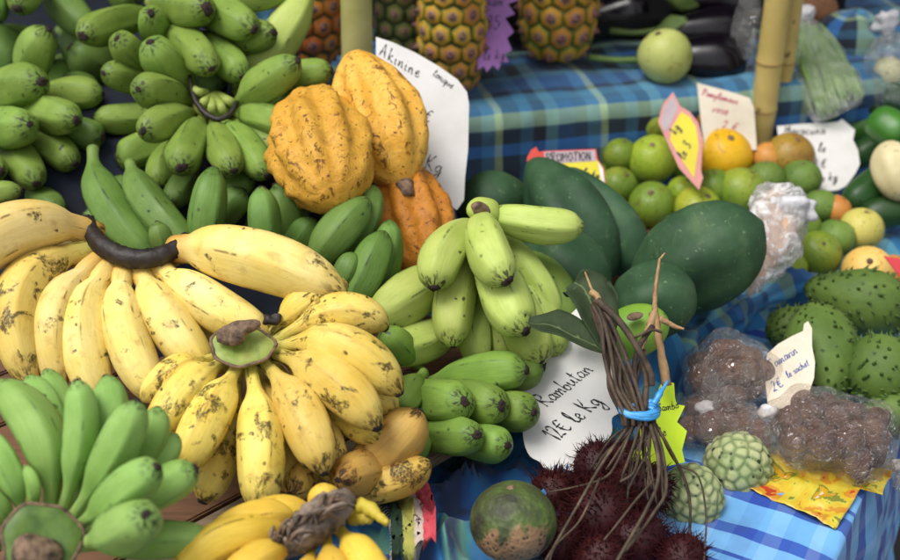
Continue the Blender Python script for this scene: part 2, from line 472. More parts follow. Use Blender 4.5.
def edge_drop(s, corner=0.012):
    """s<0 hangs over the table edge"""
    if s >= 0: return s, 0.0
    return 0.0, s
def light_fn(s, t):
    ss, dz = edge_drop(s)
    x, y = ST(ss, t)
    hang = min(1.0, -dz / 0.08) if dz < 0 else 0
    f = 0.012 * fnoise((t, 0, 0), 13, 4) * hang + 0.006 * fnoise((t, s, 0), 30, 5) * hang
    out = -0.006 if dz < 0 else 0.0
    x += -NIN[0] * (f + 0.010 * hang - out * 0) ; y += -NIN[1] * (f + 0.010 * hang)
    z = TT + 0.0125 + dz + (0.004 * (1 - min(1, 4 * abs(fnoise((x, y, 0), 7, 6)))) + .002 * fnoise((x, y, 0), 24, 7) if dz == 0 else 0)
    if -0.001 < s < 0.012: z -= 0.002 * (1 - max(0, s) / 0.012)
    return (x, y, z)
o = sheet('light_cloth', light_fn, -0.50, 0.30, -0.50, 0.42, 0.006, MCL_LIGHT, None, True)
tag(o, 'light blue cloth with cobalt stripes hanging over the table edge', 'tablecloth')

# back shelf cloth: lies on the shelf and hangs over its front
def tier_fn(u, w):
    if w >= 0:
        x, y = tier_xy(u, w)
        return (x, y, TT + TH - 0.009 + 0.006 * abs(fnoise((u, w, 0), 8, 8)) + 0.004 * fnoise((u, w, 0), 22, 9) * min(1, w / 0.05))
    a = min(1, -w / 0.02)
    f = 0.010 * fnoise((u, 0, 0), 12, 10) * min(1, -w / 0.08) + 0.005 * fnoise((u, w, 0), 30, 11) * a
    x, y = tier_xy(u, -0.012 * a - abs(f))
    return (x, y, TT + TH - 0.009 + w + 0.004 * a)
o = sheet('shelf_cloth', tier_fn, -1.0, 1.3, -0.17, 0.88, 0.012, MCL_TIER, None, False)
tag(o, 'blue and pale green madras cloth hanging over the shelf under the pineapples', 'tablecloth')

# tray of planks that carries the yellow bananas
TRH = 0.075
A0 = P(370, 497, TRH); B0 = P(455, 448, TRH)
ed = Vector((B0.x - A0.x, B0.y - A0.y)).normalized(); en = Vector((-ed.y, ed.x))   # en points to the back left
def tray_xy(u, w): 
    q = Vector((A0.x, A0.y)) + ed * u + en * w
    return q.x, q.y
tray = empty('plank_tray', (*tray_xy(0, 0.3), TT + 0.01), 'weathered grey plank tray on blocks under the yellow bananas', 'tray')
rot3 = math.atan2(ed.y, ed.x)
k = 0.0; i = 0
while k < 0.70:
    wd = 0.095
    uc = -0.10 + 0.01 * math.sin(i * 2.3); ln = 0.80
    x, y = tray_xy(uc, k + wd / 2)
    bevel_box('plank', (x, y, TT + TRH - 0.007), (ln, wd - 0.005, 0.014), rot3, MWOOD if i == 0 else MWOODB, tray, 0.002)
    k += wd; i += 1
for u in (-0.42, 0.18):
    x, y = tray_xy(u, 0.35)
    bevel_box('bearer', (x, y, TT + 0.0095 + (TRH - 0.0245) / 2), (0.05, 0.62, TRH - 0.0245), rot3, MWOODB, tray, 0.003)

# dark cloth heaped over boxes behind the tray: bed of the green bananas
def smooth(a, b, x):
    t = max(0, min(1, (x - a) / (b - a))); return t * t * (3 - 2 * t)
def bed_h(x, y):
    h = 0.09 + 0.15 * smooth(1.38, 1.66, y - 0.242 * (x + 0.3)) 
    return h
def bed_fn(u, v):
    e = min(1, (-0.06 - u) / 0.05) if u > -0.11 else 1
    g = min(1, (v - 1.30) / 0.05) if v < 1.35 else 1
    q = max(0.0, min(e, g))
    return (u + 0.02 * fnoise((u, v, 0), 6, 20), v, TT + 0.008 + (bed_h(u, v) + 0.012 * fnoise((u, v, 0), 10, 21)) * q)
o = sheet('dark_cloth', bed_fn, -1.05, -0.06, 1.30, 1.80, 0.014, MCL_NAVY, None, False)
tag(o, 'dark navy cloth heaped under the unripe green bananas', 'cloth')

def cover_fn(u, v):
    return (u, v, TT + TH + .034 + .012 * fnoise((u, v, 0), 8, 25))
o = sheet('darkening_sheet', cover_fn, -1.05, -0.36, 1.80, 2.62, 0.03, MCL_NAVY, None, False)  # added dark sheet that blackens this corner of the shelf
tag(o, 'dark navy sheet added to blacken the shelf behind the outermost green bananas', 'cloth')

# wrinkled batik cloth in front of the tray
def batik_fn(u, v):
    p = (u, v, 0)
    w = abs(fnoise(p, 9, 30)); w2 = abs(fnoise(p, 17, 31))
    h = 0.040 * (1 - min(1, w * 2.4)) ** 2 + 0.024 * (1 - min(1, w2 * 2.6)) ** 2 + 0.006
    h *= smooth(0.40, 0.26, u) if u > 0.26 else 1
    h += 0.0
    # slips under the tray edge
    q = Vector((u - A0.x, v - A0.y)); ww = q.dot(en)
    if ww > -0.02: h = min(h, 0.035)
    edge = min(smooth(0, 0.03, v - 0.80), smooth(0, 0.03, 1.42 - v), smooth(0, 0.03, 0.22 - u))
    return (u + 0.01 * fnoise(p, 11, 33), v + 0.01 * fnoise(p, 11, 34), TT + 0.009 + h * edge)
o = sheet('batik_cloth', batik_fn, -0.62, 0.22, 0.80, 1.42, 0.007, MCL_BATIK, None, False)
batik_o = tag(o, 'crumpled dark blue batik cloth below the plank tray', 'cloth')
# ------------------------------------------------------------------ bananas
PROF_T = [0, .06, .13, .20, .28, .38, .50, .62, .74, .84, .91, .96, .99, 1.0]
PROF_R = [.31, .27, .30, .50, .78, .94, 1.0, 1.0, .95, .83, .65, .44, .27, .17]
def prof(n, neck):
    t = np.linspace(0, 1, n) ** 1.0
    t = 0.5 - 0.5 * np.cos(math.pi * t) * (1 - 0.0) if False else t
    tt = np.concatenate([t[t < .9], np.linspace(.9, 1, 8)])
    pt = np.array(PROF_T); 
    pt = np.where(pt < .5, pt * neck + np.maximum(0, pt - .2) * (1 - neck) * (.5 / .3), pt)
    pt = np.maximum.accumulate(pt)
    r = np.interp(tt, pt, PROF_R)
    k = np.array([.25, .5, .25])
    rs = r.copy(); rs[1:-1] = r[:-2] * .25 + r[1:-1] * .5 + r[2:] * .25
    return tt, rs
def nub_mesh(seed):
    r_ = np.random.default_rng(seed)
    ns = 14; V = []
    for z, rr in ((-.35, 1.05), (-.05, 1.02), (.2, .9), (.42, .66), (.5, .42), (.40, .12)):
        for j in range(ns):
            a = 2 * math.pi * j / ns
            q = rr * (1 + .10 * r_.normal() + .12 * math.sin(a * 2 + seed))
            V.append((q * math.cos(a), q * math.sin(a), z + .07 * r_.normal()))
    me = mesh_from(V, tube_faces(6, ns), True); me.materials.append(MTIP)
    return me
NUBS = [nub_mesh(s) for s in range(5)]
BCOUNT = [0]
def banana(parent, b, t, w, mat, mid=None, bd=0.012, neck=1.0, tip=True, nr0=1.0, label=None, cat=None, group=None, kindname='banana', nub=1.0):
    """b, t = (px, py, depth) of neck and blossom end; w = girth in px; mid = px of the middle of the fruit"""
    BCOUNT[0] += 1
    sd_ = BCOUNT[0]
    r_ = np.random.default_rng(sd_ + 100)
    pb = np.array(D(*b)); pt = np.array(D(*t))
    da = 0.5 * (b[2] + t[2])
    if mid is None:
        pm = np.array(D((b[0] + t[0]) / 2, (b[1] + t[1]) / 2, da - bd))
    else:
        pm = np.array(D(mid[0], mid[1], (mid[2] if len(mid) > 2 else da - bd)))
    ctrl = 2 * pm - 0.5 * (pb + pt)
    R0 = 0.5 * w * m_per_px(da)
    tt, pr = prof(26, neck)
    pr = np.where(tt < .35, np.maximum(pr, np.minimum(1, .29 * nr0) * (1 - np.clip((tt - .15) / .2, 0, 1))), pr)
    s = tt[:, None]
    path = (1 - s) ** 2 * pb + 2 * s * (1 - s) * ctrl + s ** 2 * pt
    tg, N, B = frames(path)
    ns = 35
    ph = r_.uniform(0, 6.28)
    ang = np.linspace(0, 2 * math.pi, ns, endpoint=False)
    c5 = np.cos(5 * ang)
    pent = math.cos(math.pi / 5) / np.cos(((ang + math.pi / 5) % (2 * math.pi / 5)) - math.pi / 5) if False else 1 / np.cos(np.abs(((ang) % (2 * math.pi / 5)) - math.pi / 5)) * math.cos(math.pi / 5)
    wob5 = 1 + .25 * np.sin(np.round(ang / (2 * math.pi / 5)) * 2.1 + ph)
    fc = .38 if 'yellow' in mat.name or 'ripe' in mat.name else .62
    sharp = np.clip(c5, 0, 1) ** 3
    body = np.clip(np.sin(np.pi * np.clip(tt, 0, 1)), 0, 1)[:, None]
    cs = 1 + body * (fc * (pent / .90 - 1)[None, :] * wob5[None, :] + 0.04 * np.cos(2 * ang + ph * 2)[None, :])
    lump = 1 + 0.03 * np.sin(tt * 9 + ph)[:, None] * np.cos(ang + ph)[None, :]
    rr = R0 * pr[:, None] * cs * lump
    NN = N * math.cos(ph) + B * math.sin(ph); BB = B * math.cos(ph) - N * math.sin(ph)
    v = path[:, None, :] + rr[..., None] * (np.cos(ang)[None, :, None] * NN[:, None] + np.sin(ang)[None, :, None] * BB[:, None])
    nr = len(tt)
    L = np.linalg.norm(np.diff(path, axis=0), axis=1).sum()
    A_t = np.repeat(tt, ns)
    A_r = np.tile(np.clip(c5, 0, 1) ** 10, nr) * np.repeat(body[:, 0], ns)
    bc = np.stack([np.tile(np.cos(ang), nr), np.tile(np.sin(ang), nr), np.repeat(tt * L / R0, ns)], 1)
    me = mesh_from((v.reshape(-1, 3) - pb), tube_faces(nr, ns), True, {'t': A_t, 'ridge': A_r, 'bc': bc})
    base = Vector(parent.location) if parent else Vector((0, 0, 0))
    o = link(kindname, me, mat, parent, Vector(pb) - base)
    if label: tag(o, label, cat, group)
    if tip:
        nb = link('blossom_tip', NUBS[sd_ % 5], None, o)
        q = Vector(tg[-1]).to_track_quat('Z', 'Y')
        sc = R0 * r_.uniform(.20, .29) * nub
        nb.matrix_basis = Matrix.Translation(Vector(path[-1] - pb) - Vector(tg[-1]) * sc * .2) @ q.to_matrix().to_4x4() @ Matrix.Diagonal((sc, sc, sc * r_.uniform(.8, 1.3), 1))
    return o
def hand(label, group, at, mat, rows, name='banana_hand', **kw):
    root = empty(name, D(*at), label, 'bananas', group)
    for r in rows:
        b, t, w = r[0], r[1], r[2]
        mid = r[3] if len(r) > 3 else None
        ex = dict(kw)
        if len(r) > 4 and r[4]: ex.update(r[4])
        m = ex.pop('mat', mat)
        banana(root, b, t, w, m, mid, **ex)
    return root
def rel(parent, pt):
    return Vector(pt) - Vector(parent.location)
def lump(name, parent, c, axes, mat, rough=0.12, ns=24, nr=16, seed=0, freq=40):
    """lumpy ellipsoid: axes = three world vectors"""
    V = []
    c = np.array(c); base = np.array(parent.location) if parent else np.zeros(3)
    ax = [np.array(a) for a in axes]
    for i in range(nr + 1):
        th = math.pi * i / nr
        for j in range(ns):
            ph = 2 * math.pi * j / ns
            d = math.sin(th) * math.cos(ph) * ax[0] + math.sin(th) * math.sin(ph) * ax[1] + math.cos(th) * ax[2]
            k = 1 + rough * fnoise(c + d, freq, seed) * 2
            V.append(d * k)
    me = mesh_from(V, tube_faces(nr + 1, ns, False, False), True)
    return link(name, me, mat, parent, Vector(c) - Vector(base))
def disc_crown(parent, c, normal, r, mat, rim_mat, thick=0.012, squash=1.0, xdir=None, core=None, core_mat=None):
    """cut stalk: a low round stump with a dark rim"""
    n = Vector(normal).normalized()
    x = (Vector(xdir) if xdir else Vector((1, 0, 0))); x = (x - n * x.dot(n)).normalized(); y = n.cross(x)
    ns = 32; V = []
    rings = [(-2.2, .55), (-1.2, .8), (-.4, .97), (0, 1.0), (.12, .94), (.05, .6), (0.0, .25), (0.02, .02)]
    for z, rr in rings:
        for j in range(ns):
            a = 2 * math.pi * j / ns
            q = r * rr * (1 + .05 * math.sin(3 * a + 1) + .03 * math.sin(7 * a))
            V.append(x * (q * math.cos(a)) + y * (q * math.sin(a) * squash) + n * (thick * z))
    link('crown', mesh_from(V, tube_faces(len(rings), ns), True), mat, parent, rel(parent, c))
    path = [x * (r * (1 + .05 * math.sin(3 * a + 1) + .03 * math.sin(7 * a)) * math.cos(a)) + y * (r * (1 + .05 * math.sin(3 * a + 1) + .03 * math.sin(7 * a)) * squash * math.sin(a)) + n * (thick * .05) for a in np.linspace(0, 2 * math.pi, 41)]
    v, f = tube_mesh([tuple(p) for p in path], r * .055, 7, .12, True, 3)
    link('crown_rim', mesh_from(v, f), rim_mat, parent, rel(parent, c))
    if core:
        dx, dy, rx, ry, rz = core
        lump('stalk_core', parent, Vector(c) + x * dx * r + y * dy * r + n * (rz * r * .3), (x * r * rx, y * r * ry, n * r * rz), core_mat, .16, seed=5)

TOCAM = lambda p: (CAM - Vector(p)).normalized()

# ---- green bananas, far left
GRP = 'hands of unripe green bananas heaped on the dark cloth'
hand('green banana hand at the outer end of the heap, all blunt tips showing', GRP, (5, 120, 1.80), MGA, [
    ((30, 90, 1.82), (48, 29, 1.74), 40, (34, 58), {'neck': .6}),
    ((-30, 96, 1.78), (42, 82, 1.66), 43, (12, 88), {'neck': .5}),
    ((28, 98, 1.78), (103, 94, 1.72), 33, (68, 94), {'neck': .7}),
    ((14, 108, 1.76), (77, 121, 1.64), 37, (48, 113), {'neck': .6}),
    ((42, 124, 1.76), (103, 136, 1.70), 32, (78, 132), {'neck': .6, 'mat': MGK}),
    ((-26, 120, 1.74), (30, 124, 1.62), 41, (6, 128), {'neck': .5}),
    ((22, 132, 1.76), (75, 164, 1.67), 33, (52, 148), {'neck': .6}),
    ((0, 138, 1.76), (37, 184, 1.64), 37, (20, 160), {'neck': .6}),
    ((-40, 150, 1.72), (2, 172, 1.62), 32),
    ((-50, 200, 1.62), (22, 190, 1.58), 24),
])
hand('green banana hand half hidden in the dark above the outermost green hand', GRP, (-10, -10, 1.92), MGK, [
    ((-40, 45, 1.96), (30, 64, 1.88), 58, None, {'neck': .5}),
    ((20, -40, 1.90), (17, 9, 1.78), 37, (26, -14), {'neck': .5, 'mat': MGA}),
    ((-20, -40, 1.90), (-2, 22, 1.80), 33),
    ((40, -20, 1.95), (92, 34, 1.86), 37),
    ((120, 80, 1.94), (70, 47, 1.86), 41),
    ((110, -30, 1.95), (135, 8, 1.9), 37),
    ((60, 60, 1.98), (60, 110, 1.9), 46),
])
a2 = hand('green banana hand with a ring of fingers around a dark rimmed cut crown', GRP, (212, 112, 1.78), MGA, [
    ((158, 14, 1.86), (82, 36, 1.70), 35, (112, 24), {'neck': .6}),
    ((168, 48, 1.84), (151, 13, 1.70), 32, (156, 30), {'neck': .6}),
    ((165, 84, 1.80), (117, 38, 1.69), 32, (134, 56), {'neck': .7}),
    ((200, 98, 1.76), (150, 42, 1.65), 39, (168, 66), {'neck': .8}),
    ((176, 100, 1.80), (103, 73, 1.70), 30, (132, 80), {'neck': .7}),
    ((200, 104, 1.73), (138, 89, 1.62), 35, (160, 92), {'neck': .9}),
    ((195, 112, 1.78), (94, 117, 1.73), 30, (132, 118)),
    ((200, 110, 1.72), (143, 131, 1.60), 35, (166, 122), {'neck': .9}),
    ((204, 116, 1.71), (181, 168, 1.58), 39, (188, 146), {'neck': .8}),
    ((212, 119, 1.71), (234, 171, 1.58), 35, (222, 148), {'neck': .8}),
    ((220, 118, 1.71), (268, 176, 1.60), 35, (245, 148), {'neck': .8}),
    ((224, 116, 1.73), (292, 166, 1.65), 30, (258, 138)),
    ((228, 112, 1.72), (296, 128, 1.64), 32, (264, 118)),
    ((229, 108, 1.72), (298, 60, 1.62), 37, (266, 84)),
    ((185, 122, 1.76), (116, 158, 1.70), 35, (144, 148)),
    ((190, 130, 1.76), (161, 187, 1.67), 32, (166, 162)),
])
cpa = catmull([D(*q) for q in ((190, 76, 1.70), (193, 94, 1.68), (203, 111, 1.665), (217, 119, 1.66), (230, 114, 1.665), (237, 102, 1.68))], 6)
v, f = tube_mesh(cpa, [.0025, .0036, .004, .0036, .0025], 9, .12, True, 4)
link('crown_rim', mesh_from(v - np.array(a2.location), f), MCRK, a2)
lump('crown', a2, D(213, 106, 1.705), (Vector((.026, 0, 0)), Vector((0, .022, .004)), Vector((0, -.004, .016))), MCRG, .10, seed=31, freq=50)
for px_, py_ in ((198, 92), (203, 103), (212, 108), (222, 108), (229, 101)):
    v, f = tube_mesh(catmull([D(213 + (px_ - 213) * .4, 92 + (py_ - 92) * .3, 1.70), D(px_, py_, 1.682), D(213 + (px_ - 213) * 1.3, 96 + (py_ - 96) * 1.6, 1.70)], 5), [.004, .006, .006], 10, .04)
    link('neck', mesh_from(v - np.array(a2.location), f), MGA, a2)
hand('green banana hand beside the orange pineapple, tips pointing down over the ring', GRP, (240, 0, 1.84), MGA, [
    ((150, 2, 1.84), (208, 9, 1.68), 39, (182, 8), {'neck': .4, 'nub': 1.3}),
    ((185, 4, 1.82), (255, 29, 1.69), 39, (222, 16), {'neck': .5}),
    ((160, 22, 1.82), (212, 69, 1.66), 38, (188, 46), {'neck': .6}),
    ((195, 32, 1.80), (243, 77, 1.69), 34, (222, 56), {'neck': .6}),
    ((215, 50, 1.82), (274, 32, 1.71), 33, (246, 40), {'neck': .6}),
    ((322, -30, 1.80), (236, 98, 1.78), 43, (278, 40), {'mat': MGG}),
    ((310, -20, 1.80), (212, -4, 1.76), 26, (258, 0)),
    ((258, 84, 1.72), (332, 70, 1.66), 30, (300, 76)),
    ((250, 108, 1.74), (322, 95, 1.70), 24, (288, 102), {'mat': MGD}),
])
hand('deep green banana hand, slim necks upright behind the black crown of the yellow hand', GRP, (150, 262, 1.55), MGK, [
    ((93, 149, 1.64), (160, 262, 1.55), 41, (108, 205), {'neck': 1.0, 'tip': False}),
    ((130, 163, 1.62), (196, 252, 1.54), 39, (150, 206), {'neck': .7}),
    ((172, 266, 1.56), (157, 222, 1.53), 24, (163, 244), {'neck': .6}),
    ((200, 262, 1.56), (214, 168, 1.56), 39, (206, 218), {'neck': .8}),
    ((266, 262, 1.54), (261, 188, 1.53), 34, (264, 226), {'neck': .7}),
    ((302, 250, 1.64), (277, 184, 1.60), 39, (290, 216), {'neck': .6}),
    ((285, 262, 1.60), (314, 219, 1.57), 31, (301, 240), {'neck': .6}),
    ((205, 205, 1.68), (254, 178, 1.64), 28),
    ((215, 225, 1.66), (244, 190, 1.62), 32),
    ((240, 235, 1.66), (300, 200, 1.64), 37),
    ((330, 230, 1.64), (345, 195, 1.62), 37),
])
hand('deep green banana hand leaning up against the lowest orange cacao pod', GRP, (335, 300, 1.52), MGK, [
    ((312, 268, 1.51), (368, 199, 1.52), 39, (336, 236), {'neck': .5, 'tip': False}),
    ((338, 268, 1.54), (373, 186, 1.55), 33, (362, 228), {'neck': .6, 'tip': False}),
    ((345, 312, 1.48), (384, 232, 1.50), 37, (366, 274), {'neck': .6, 'tip': False}),
    ((365, 308, 1.52), (389, 221, 1.53), 33, (384, 264), {'neck': .6, 'tip': False}),
    ((333, 292, 1.49), (353, 254, 1.48), 28, (345, 274), {'neck': .5, 'tip': False}),
])
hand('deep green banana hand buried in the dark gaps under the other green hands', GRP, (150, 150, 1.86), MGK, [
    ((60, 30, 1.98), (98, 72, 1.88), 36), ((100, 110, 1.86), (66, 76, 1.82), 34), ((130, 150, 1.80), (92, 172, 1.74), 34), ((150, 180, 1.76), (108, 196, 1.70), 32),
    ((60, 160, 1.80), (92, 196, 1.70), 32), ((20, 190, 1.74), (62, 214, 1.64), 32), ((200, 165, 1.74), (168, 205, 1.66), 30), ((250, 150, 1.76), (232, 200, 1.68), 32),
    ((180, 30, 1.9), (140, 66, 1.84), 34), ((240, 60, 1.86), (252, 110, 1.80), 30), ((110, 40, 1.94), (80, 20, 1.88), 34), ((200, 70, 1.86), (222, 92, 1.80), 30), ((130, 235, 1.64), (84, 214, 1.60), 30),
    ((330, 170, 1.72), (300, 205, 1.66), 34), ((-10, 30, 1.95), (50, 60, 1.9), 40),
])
# ---- big ripe hand with black crown
GY = 'hands of ripe yellow bananas on the plank tray'
YD = dict(neck=1.15, bd=.02, nr0=1.75)
bh = hand('large ripe yellow banana hand with a curved black dried crown', GY, (138, 262, 1.46), MY, [
    ((97, 236, 1.46), (-62, 300, 1.36), 58, (8, 232), {'neck': .75}),
    ((94, 240, 1.47), (20, 262, 1.45), 30, (58, 244)),
    ((97, 250, 1.45), (34, 388, 1.35), 50, (22, 292), {'neck': .8, 'mat': MYS}),
    ((106, 256, 1.44), (62, 392, 1.36), 42, (56, 312)),
    ((117, 261, 1.44), (106, 408, 1.36), 49, (84, 324)),
    ((127, 263, 1.44), (160, 404, 1.35), 47, (124, 326)),
    ((139, 263, 1.44), (212, 376, 1.37), 48, (164, 316)),
    ((152, 262, 1.44), (272, 338, 1.38), 46, (204, 300)),
    ((176, 250, 1.44), (345, 296, 1.38), 59, (252, 258), {'neck': .55}),
    ((126, 258, 1.47), (140, 380, 1.42), 44, (110, 310)),
    ((146, 258, 1.47), (230, 370, 1.43), 44, (180, 320)),
], **YD)
cp = catmull([D(*q) for q in ((87, 220, 1.455), (95, 238, 1.435), (109, 250, 1.42), (130, 258, 1.41), (152, 258, 1.41), (172, 251, 1.42), (188, 238, 1.435))], 6)
v, f = tube_mesh(cp, [.008, .0105, .011, .0105, .008], 18, .06, True, 4)
c0 = np.array(bh.location)
me = mesh_from(v - c0, f); link('crown', me, MCRK, bh)
cp2 = catmull([D(*q) for q in ((94, 238, 1.455), (106, 256, 1.445), (128, 266, 1.44), (154, 267, 1.44), (176, 256, 1.45))], 6)
v, f = tube_mesh(cp2, [.010, .014, .0150, .014, .010], 14, .03, True, 5)
link('crown_base', mesh_from(v - c0, f), MCRY, bh)

# ---- spotted ripe hand in the middle
ch = hand('spotted ripe yellow banana hand with a green cut crown and brown stalk stub', GY, (245, 352, 1.38), MYS, [
    ((268, 338, 1.378), (346, 284, 1.40), 37, (304, 304), {'neck': 1.25}),
    ((274, 342, 1.368), (386, 328, 1.36), 40, (338, 314), {'neck': 1.25}),
    ((276, 348, 1.363), (400, 394, 1.31), 50, (340, 348), {'neck': 1.25}),
    ((274, 354, 1.358), (378, 428, 1.28), 50, (328, 378), {'neck': 1.25}),
    ((264, 362, 1.353), (324, 474, 1.26), 50, (300, 412), {'neck': 1.25}),
    ((250, 366, 1.348), (258, 512, 1.24), 50, (260, 436), {'neck': 1.25}),
    ((238, 366, 1.348), (180, 474, 1.26), 47, (212, 412), {'neck': 1.25}),
    ((224, 362, 1.353), (150, 440, 1.29), 46, (188, 390), {'neck': 1.25}),
    ((214, 358, 1.358), (142, 400, 1.33), 36, (180, 372), {'neck': 1.25}),
    ((240, 366, 1.378), (202, 502, 1.29), 40, (222, 446)),
    ((270, 360, 1.378), (336, 482, 1.30), 44, (312, 424)),
    ((276, 352, 1.388), (380, 444, 1.32), 46, (334, 396)),
    ((276, 346, 1.398), (396, 416, 1.35), 48, (340, 372)),
    ((252, 362, 1.388), (280, 490, 1.31), 42, (276, 430)),
], bd=.016)
pc = D(242, 346, 1.332)
disc_crown(ch, pc, (TOCAM(pc) * 0.5 + Vector((0.05, -.15, .75))).normalized(), 0.032, MCRG, MCRB, .012, .72, None, None, None)
q = D(234, 333, 1.325)
lump('stalk_stub', ch, q, (Vector((.021, .002, .007)), Vector((-.003, .009, .003)), Vector((-.003, -.003, .007))), MCRB, .34, 36, 24, 8, 70)
q = D(270, 318, 1.36)
lump('dried_flower_end', ch, q, (Vector((.009, 0, .003)), Vector((0, .006, 0)), Vector((-.002, 0, .006))), MCRK, .55, seed=9, freq=120)

# ---- overripe single bananas beside the hand
banana(None, (344, 486, 1.35), (420, 411, 1.34), 54, MYO, (387, 449), .01, .5, label='loose overripe banana with a browned upper edge, on the tray by the green tips', cat='banana', group=None)
banana(None, (342, 494, 1.335), (430, 462, 1.33), 38, MYO, (390, 482), .01, .6, label='loose slim overripe banana lying along the tray edge', cat='banana')
banana(None, (392, 462, 1.39), (338, 480, 1.265), 46, MYO, (366, 470), 0, .4, label='stubby overripe banana pointing outward, bruised dark at its end', cat='banana', nub=.7)
banana(None, (330, 440, 1.38), (290, 494, 1.285), 38, MYO, (306, 470), 0, .5, label='dark rotten banana tucked under the spotted yellow hand', cat='banana', nub=.7)

# ---- waxy green hand with the round crown
dh = hand('waxy bright green banana hand with a round green crown and brown core', 'hands of unripe green bananas on the plank tray', (42, 545, 1.16), MGD, [
    ((48, 512, 1.14), (-4, 384, 1.16), 49, (42, 438), {'neck': 1.15, 'tip': False}),
    ((60, 514, 1.14), (76, 381, 1.125), 36, (80, 438), {'neck': 1.15}),
    ((66, 512, 1.16), (106, 377, 1.16), 40, (104, 434), {'neck': 1.15}),
    ((58, 508, 1.17), (47, 371, 1.21), 36, (60, 430), {'neck': 1.15}),
    ((70, 520, 1.14), (137, 401, 1.10), 41, (114, 452), {'neck': 1.15}),
    ((74, 524, 1.17), (156, 408, 1.15), 41, (136, 456), {'neck': 1.15}),
    ((74, 530, 1.13), (158, 467, 1.055), 42, (122, 492), {'neck': 1.15}),
    ((74, 534, 1.16), (196, 468, 1.11), 40, (150, 494), {'neck': 1.15}),
    ((74, 545, 1.12), (146, 514, 1.02), 49, (124, 530), {'neck': 1.15}),
    ((74, 548, 1.16), (212, 538, 1.14), 38, (150, 540), {'neck': 1.15}),
    ((54, 512, 1.155), (28, 378, 1.19), 40, (50, 434), {'neck': 1.1}),
    ((72, 526, 1.155), (176, 436, 1.17), 38, (140, 474), {'neck': 1.1}),
    ((30, 512, 1.13), (24, 466, 1.12), 15, (34, 488), {'neck': .5, 'nub': .8}),
    ((22, 518, 1.13), (-20, 430, 1.13), 31, (8, 470)),
    ((12, 528, 1.13), (-40, 480, 1.11), 31, (-8, 506)),
    ((8, 545, 1.13), (-60, 540, 1.1), 36),
    ((15, 570, 1.13), (-30, 640, 1.1), 40),
    ((50, 580, 1.13), (60, 680, 1.08), 40),
    ((70, 565, 1.13), (150, 620, 1.08), 41),
])
pc = D(41, 540, 1.09)
disc_crown(dh, pc, (TOCAM(pc) + Vector((0, 0, .15))).normalized(), 0.032, MCRD, MCRB, .02, .95, None, (-.05, -.40, .6, .62, .35), MCRB)

# ---- small fresh yellow hand with fibrous crown
eh = hand('small fresh yellow banana hand with a grey fibrous torn crown', GY, (315, 540, 1.20), MYB, [
    ((304, 534, 1.19), (176, 580, 1.13), 44, (232, 538), {'neck': .8}),
    ((308, 528, 1.20), (200, 556, 1.17), 38, (256, 520), {'neck': .8}),
    ((316, 522, 1.21), (240, 520, 1.20), 34, (284, 512), {'neck': .7}),
    ((334, 528, 1.23), (322, 486, 1.20), 36, (326, 504), {'neck': .5, 'tip': False}),
    ((300, 546, 1.17), (210, 612, 1.10), 40, (250, 566)),
    ((312, 545, 1.17), (280, 640, 1.10), 36, (302, 590)),
    ((326, 538, 1.17), (340, 630, 1.10), 40, (334, 580)),
    ((340, 530, 1.18), (398, 618, 1.12), 44, (366, 566)),
], bd=.014)
cpe = catmull([D(*q) for q in ((276, 552, 1.165), (300, 534, 1.155), (326, 514, 1.155), (348, 498, 1.175))], 7)
v, f = tube_mesh(cpe, [.010, .016, .018, .017, .010], 22, .07, True, 6)
link('crown', mesh_from(v - np.array(eh.location), f), MCRF, eh)
for a in range(70):
    u = random.random(); i0 = int(u * (len(cpe) - 5)); 
    q0 = cpe[i0] + np.array((random.uniform(-.012, .012), random.uniform(-.02, .0), random.uniform(.004, .02)))
    q1 = cpe[i0 + 3] + np.array((random.uniform(-.012, .02), random.uniform(-.02, .004), random.uniform(.006, .022)))
    v, f = tube_mesh(catmull([q0, (q0 + q1) / 2 + np.array((0, -.002, .006)), q1], 4), [.0008, .0022, .0008], 5)
    link('fibre', mesh_from(v - np.array(eh.location), f), MCRF if a % 3 else MCRB, eh)
for pts in (((350, 512, 1.18), (364, 506, 1.17), (378, 516, 1.16), (388, 524, 1.155)), ((352, 518, 1.18), (366, 518, 1.17), (372, 522, 1.17))):
    v, f = tube_mesh(catmull([D(*q) for q in pts], 6), [.007, .006, .003], 8, .15)
    link('torn_peel', mesh_from(v - np.array(eh.location), f), MYB, eh)

# ---- pale green hand hanging over the pile
gh = hand('pale lime green banana hand with a brown dried crown, propped up over the darker hands', 'hands of unripe green bananas between cacao pods and price card', (487, 225, 1.54), MGG, [
    ((482, 214, 1.52), (583, 226, 1.50), 37, (538, 224), {'neck': .35, 'tip': False}),
    ((484, 216, 1.51), (508, 282, 1.40), 46, (487, 248), {'neck': .4}),
    ((478, 222, 1.52), (434, 288, 1.43), 45, (446, 252), {'neck': .5}),
    ((474, 230, 1.54), (453, 347, 1.45), 44, (455, 292), {'neck': .6, 'nub': .7}),
    ((488, 240, 1.52), (526, 332, 1.41), 51, (502, 292), {'neck': .6}),
    ((496, 258, 1.54), (542, 362, 1.45), 48, (522, 322), {'neck': .6, 'nub': .7}),
    ((506, 250, 1.56), (554, 356, 1.49), 42, (540, 318), {'neck': .6, 'tip': False}),
    ((500, 226, 1.55), (553, 322, 1.52), 32, (536, 284), {'neck': .6, 'tip': False}),
    ((470, 250, 1.57), (480, 367, 1.49), 36, (472, 320), {'neck': .6, 'nub': .6}),
    ((482, 262, 1.58), (506, 362, 1.51), 40, (498, 320), {'neck': .6}),
], bd=.012)
q = D(484, 210, 1.50)
lump('crown', gh, q, (Vector((.020, .004, -.006)), Vector((0, .016, .006)), Vector((.004, -.006, .013))), MGG, .12, seed=12)
q = D(481, 211, 1.487)
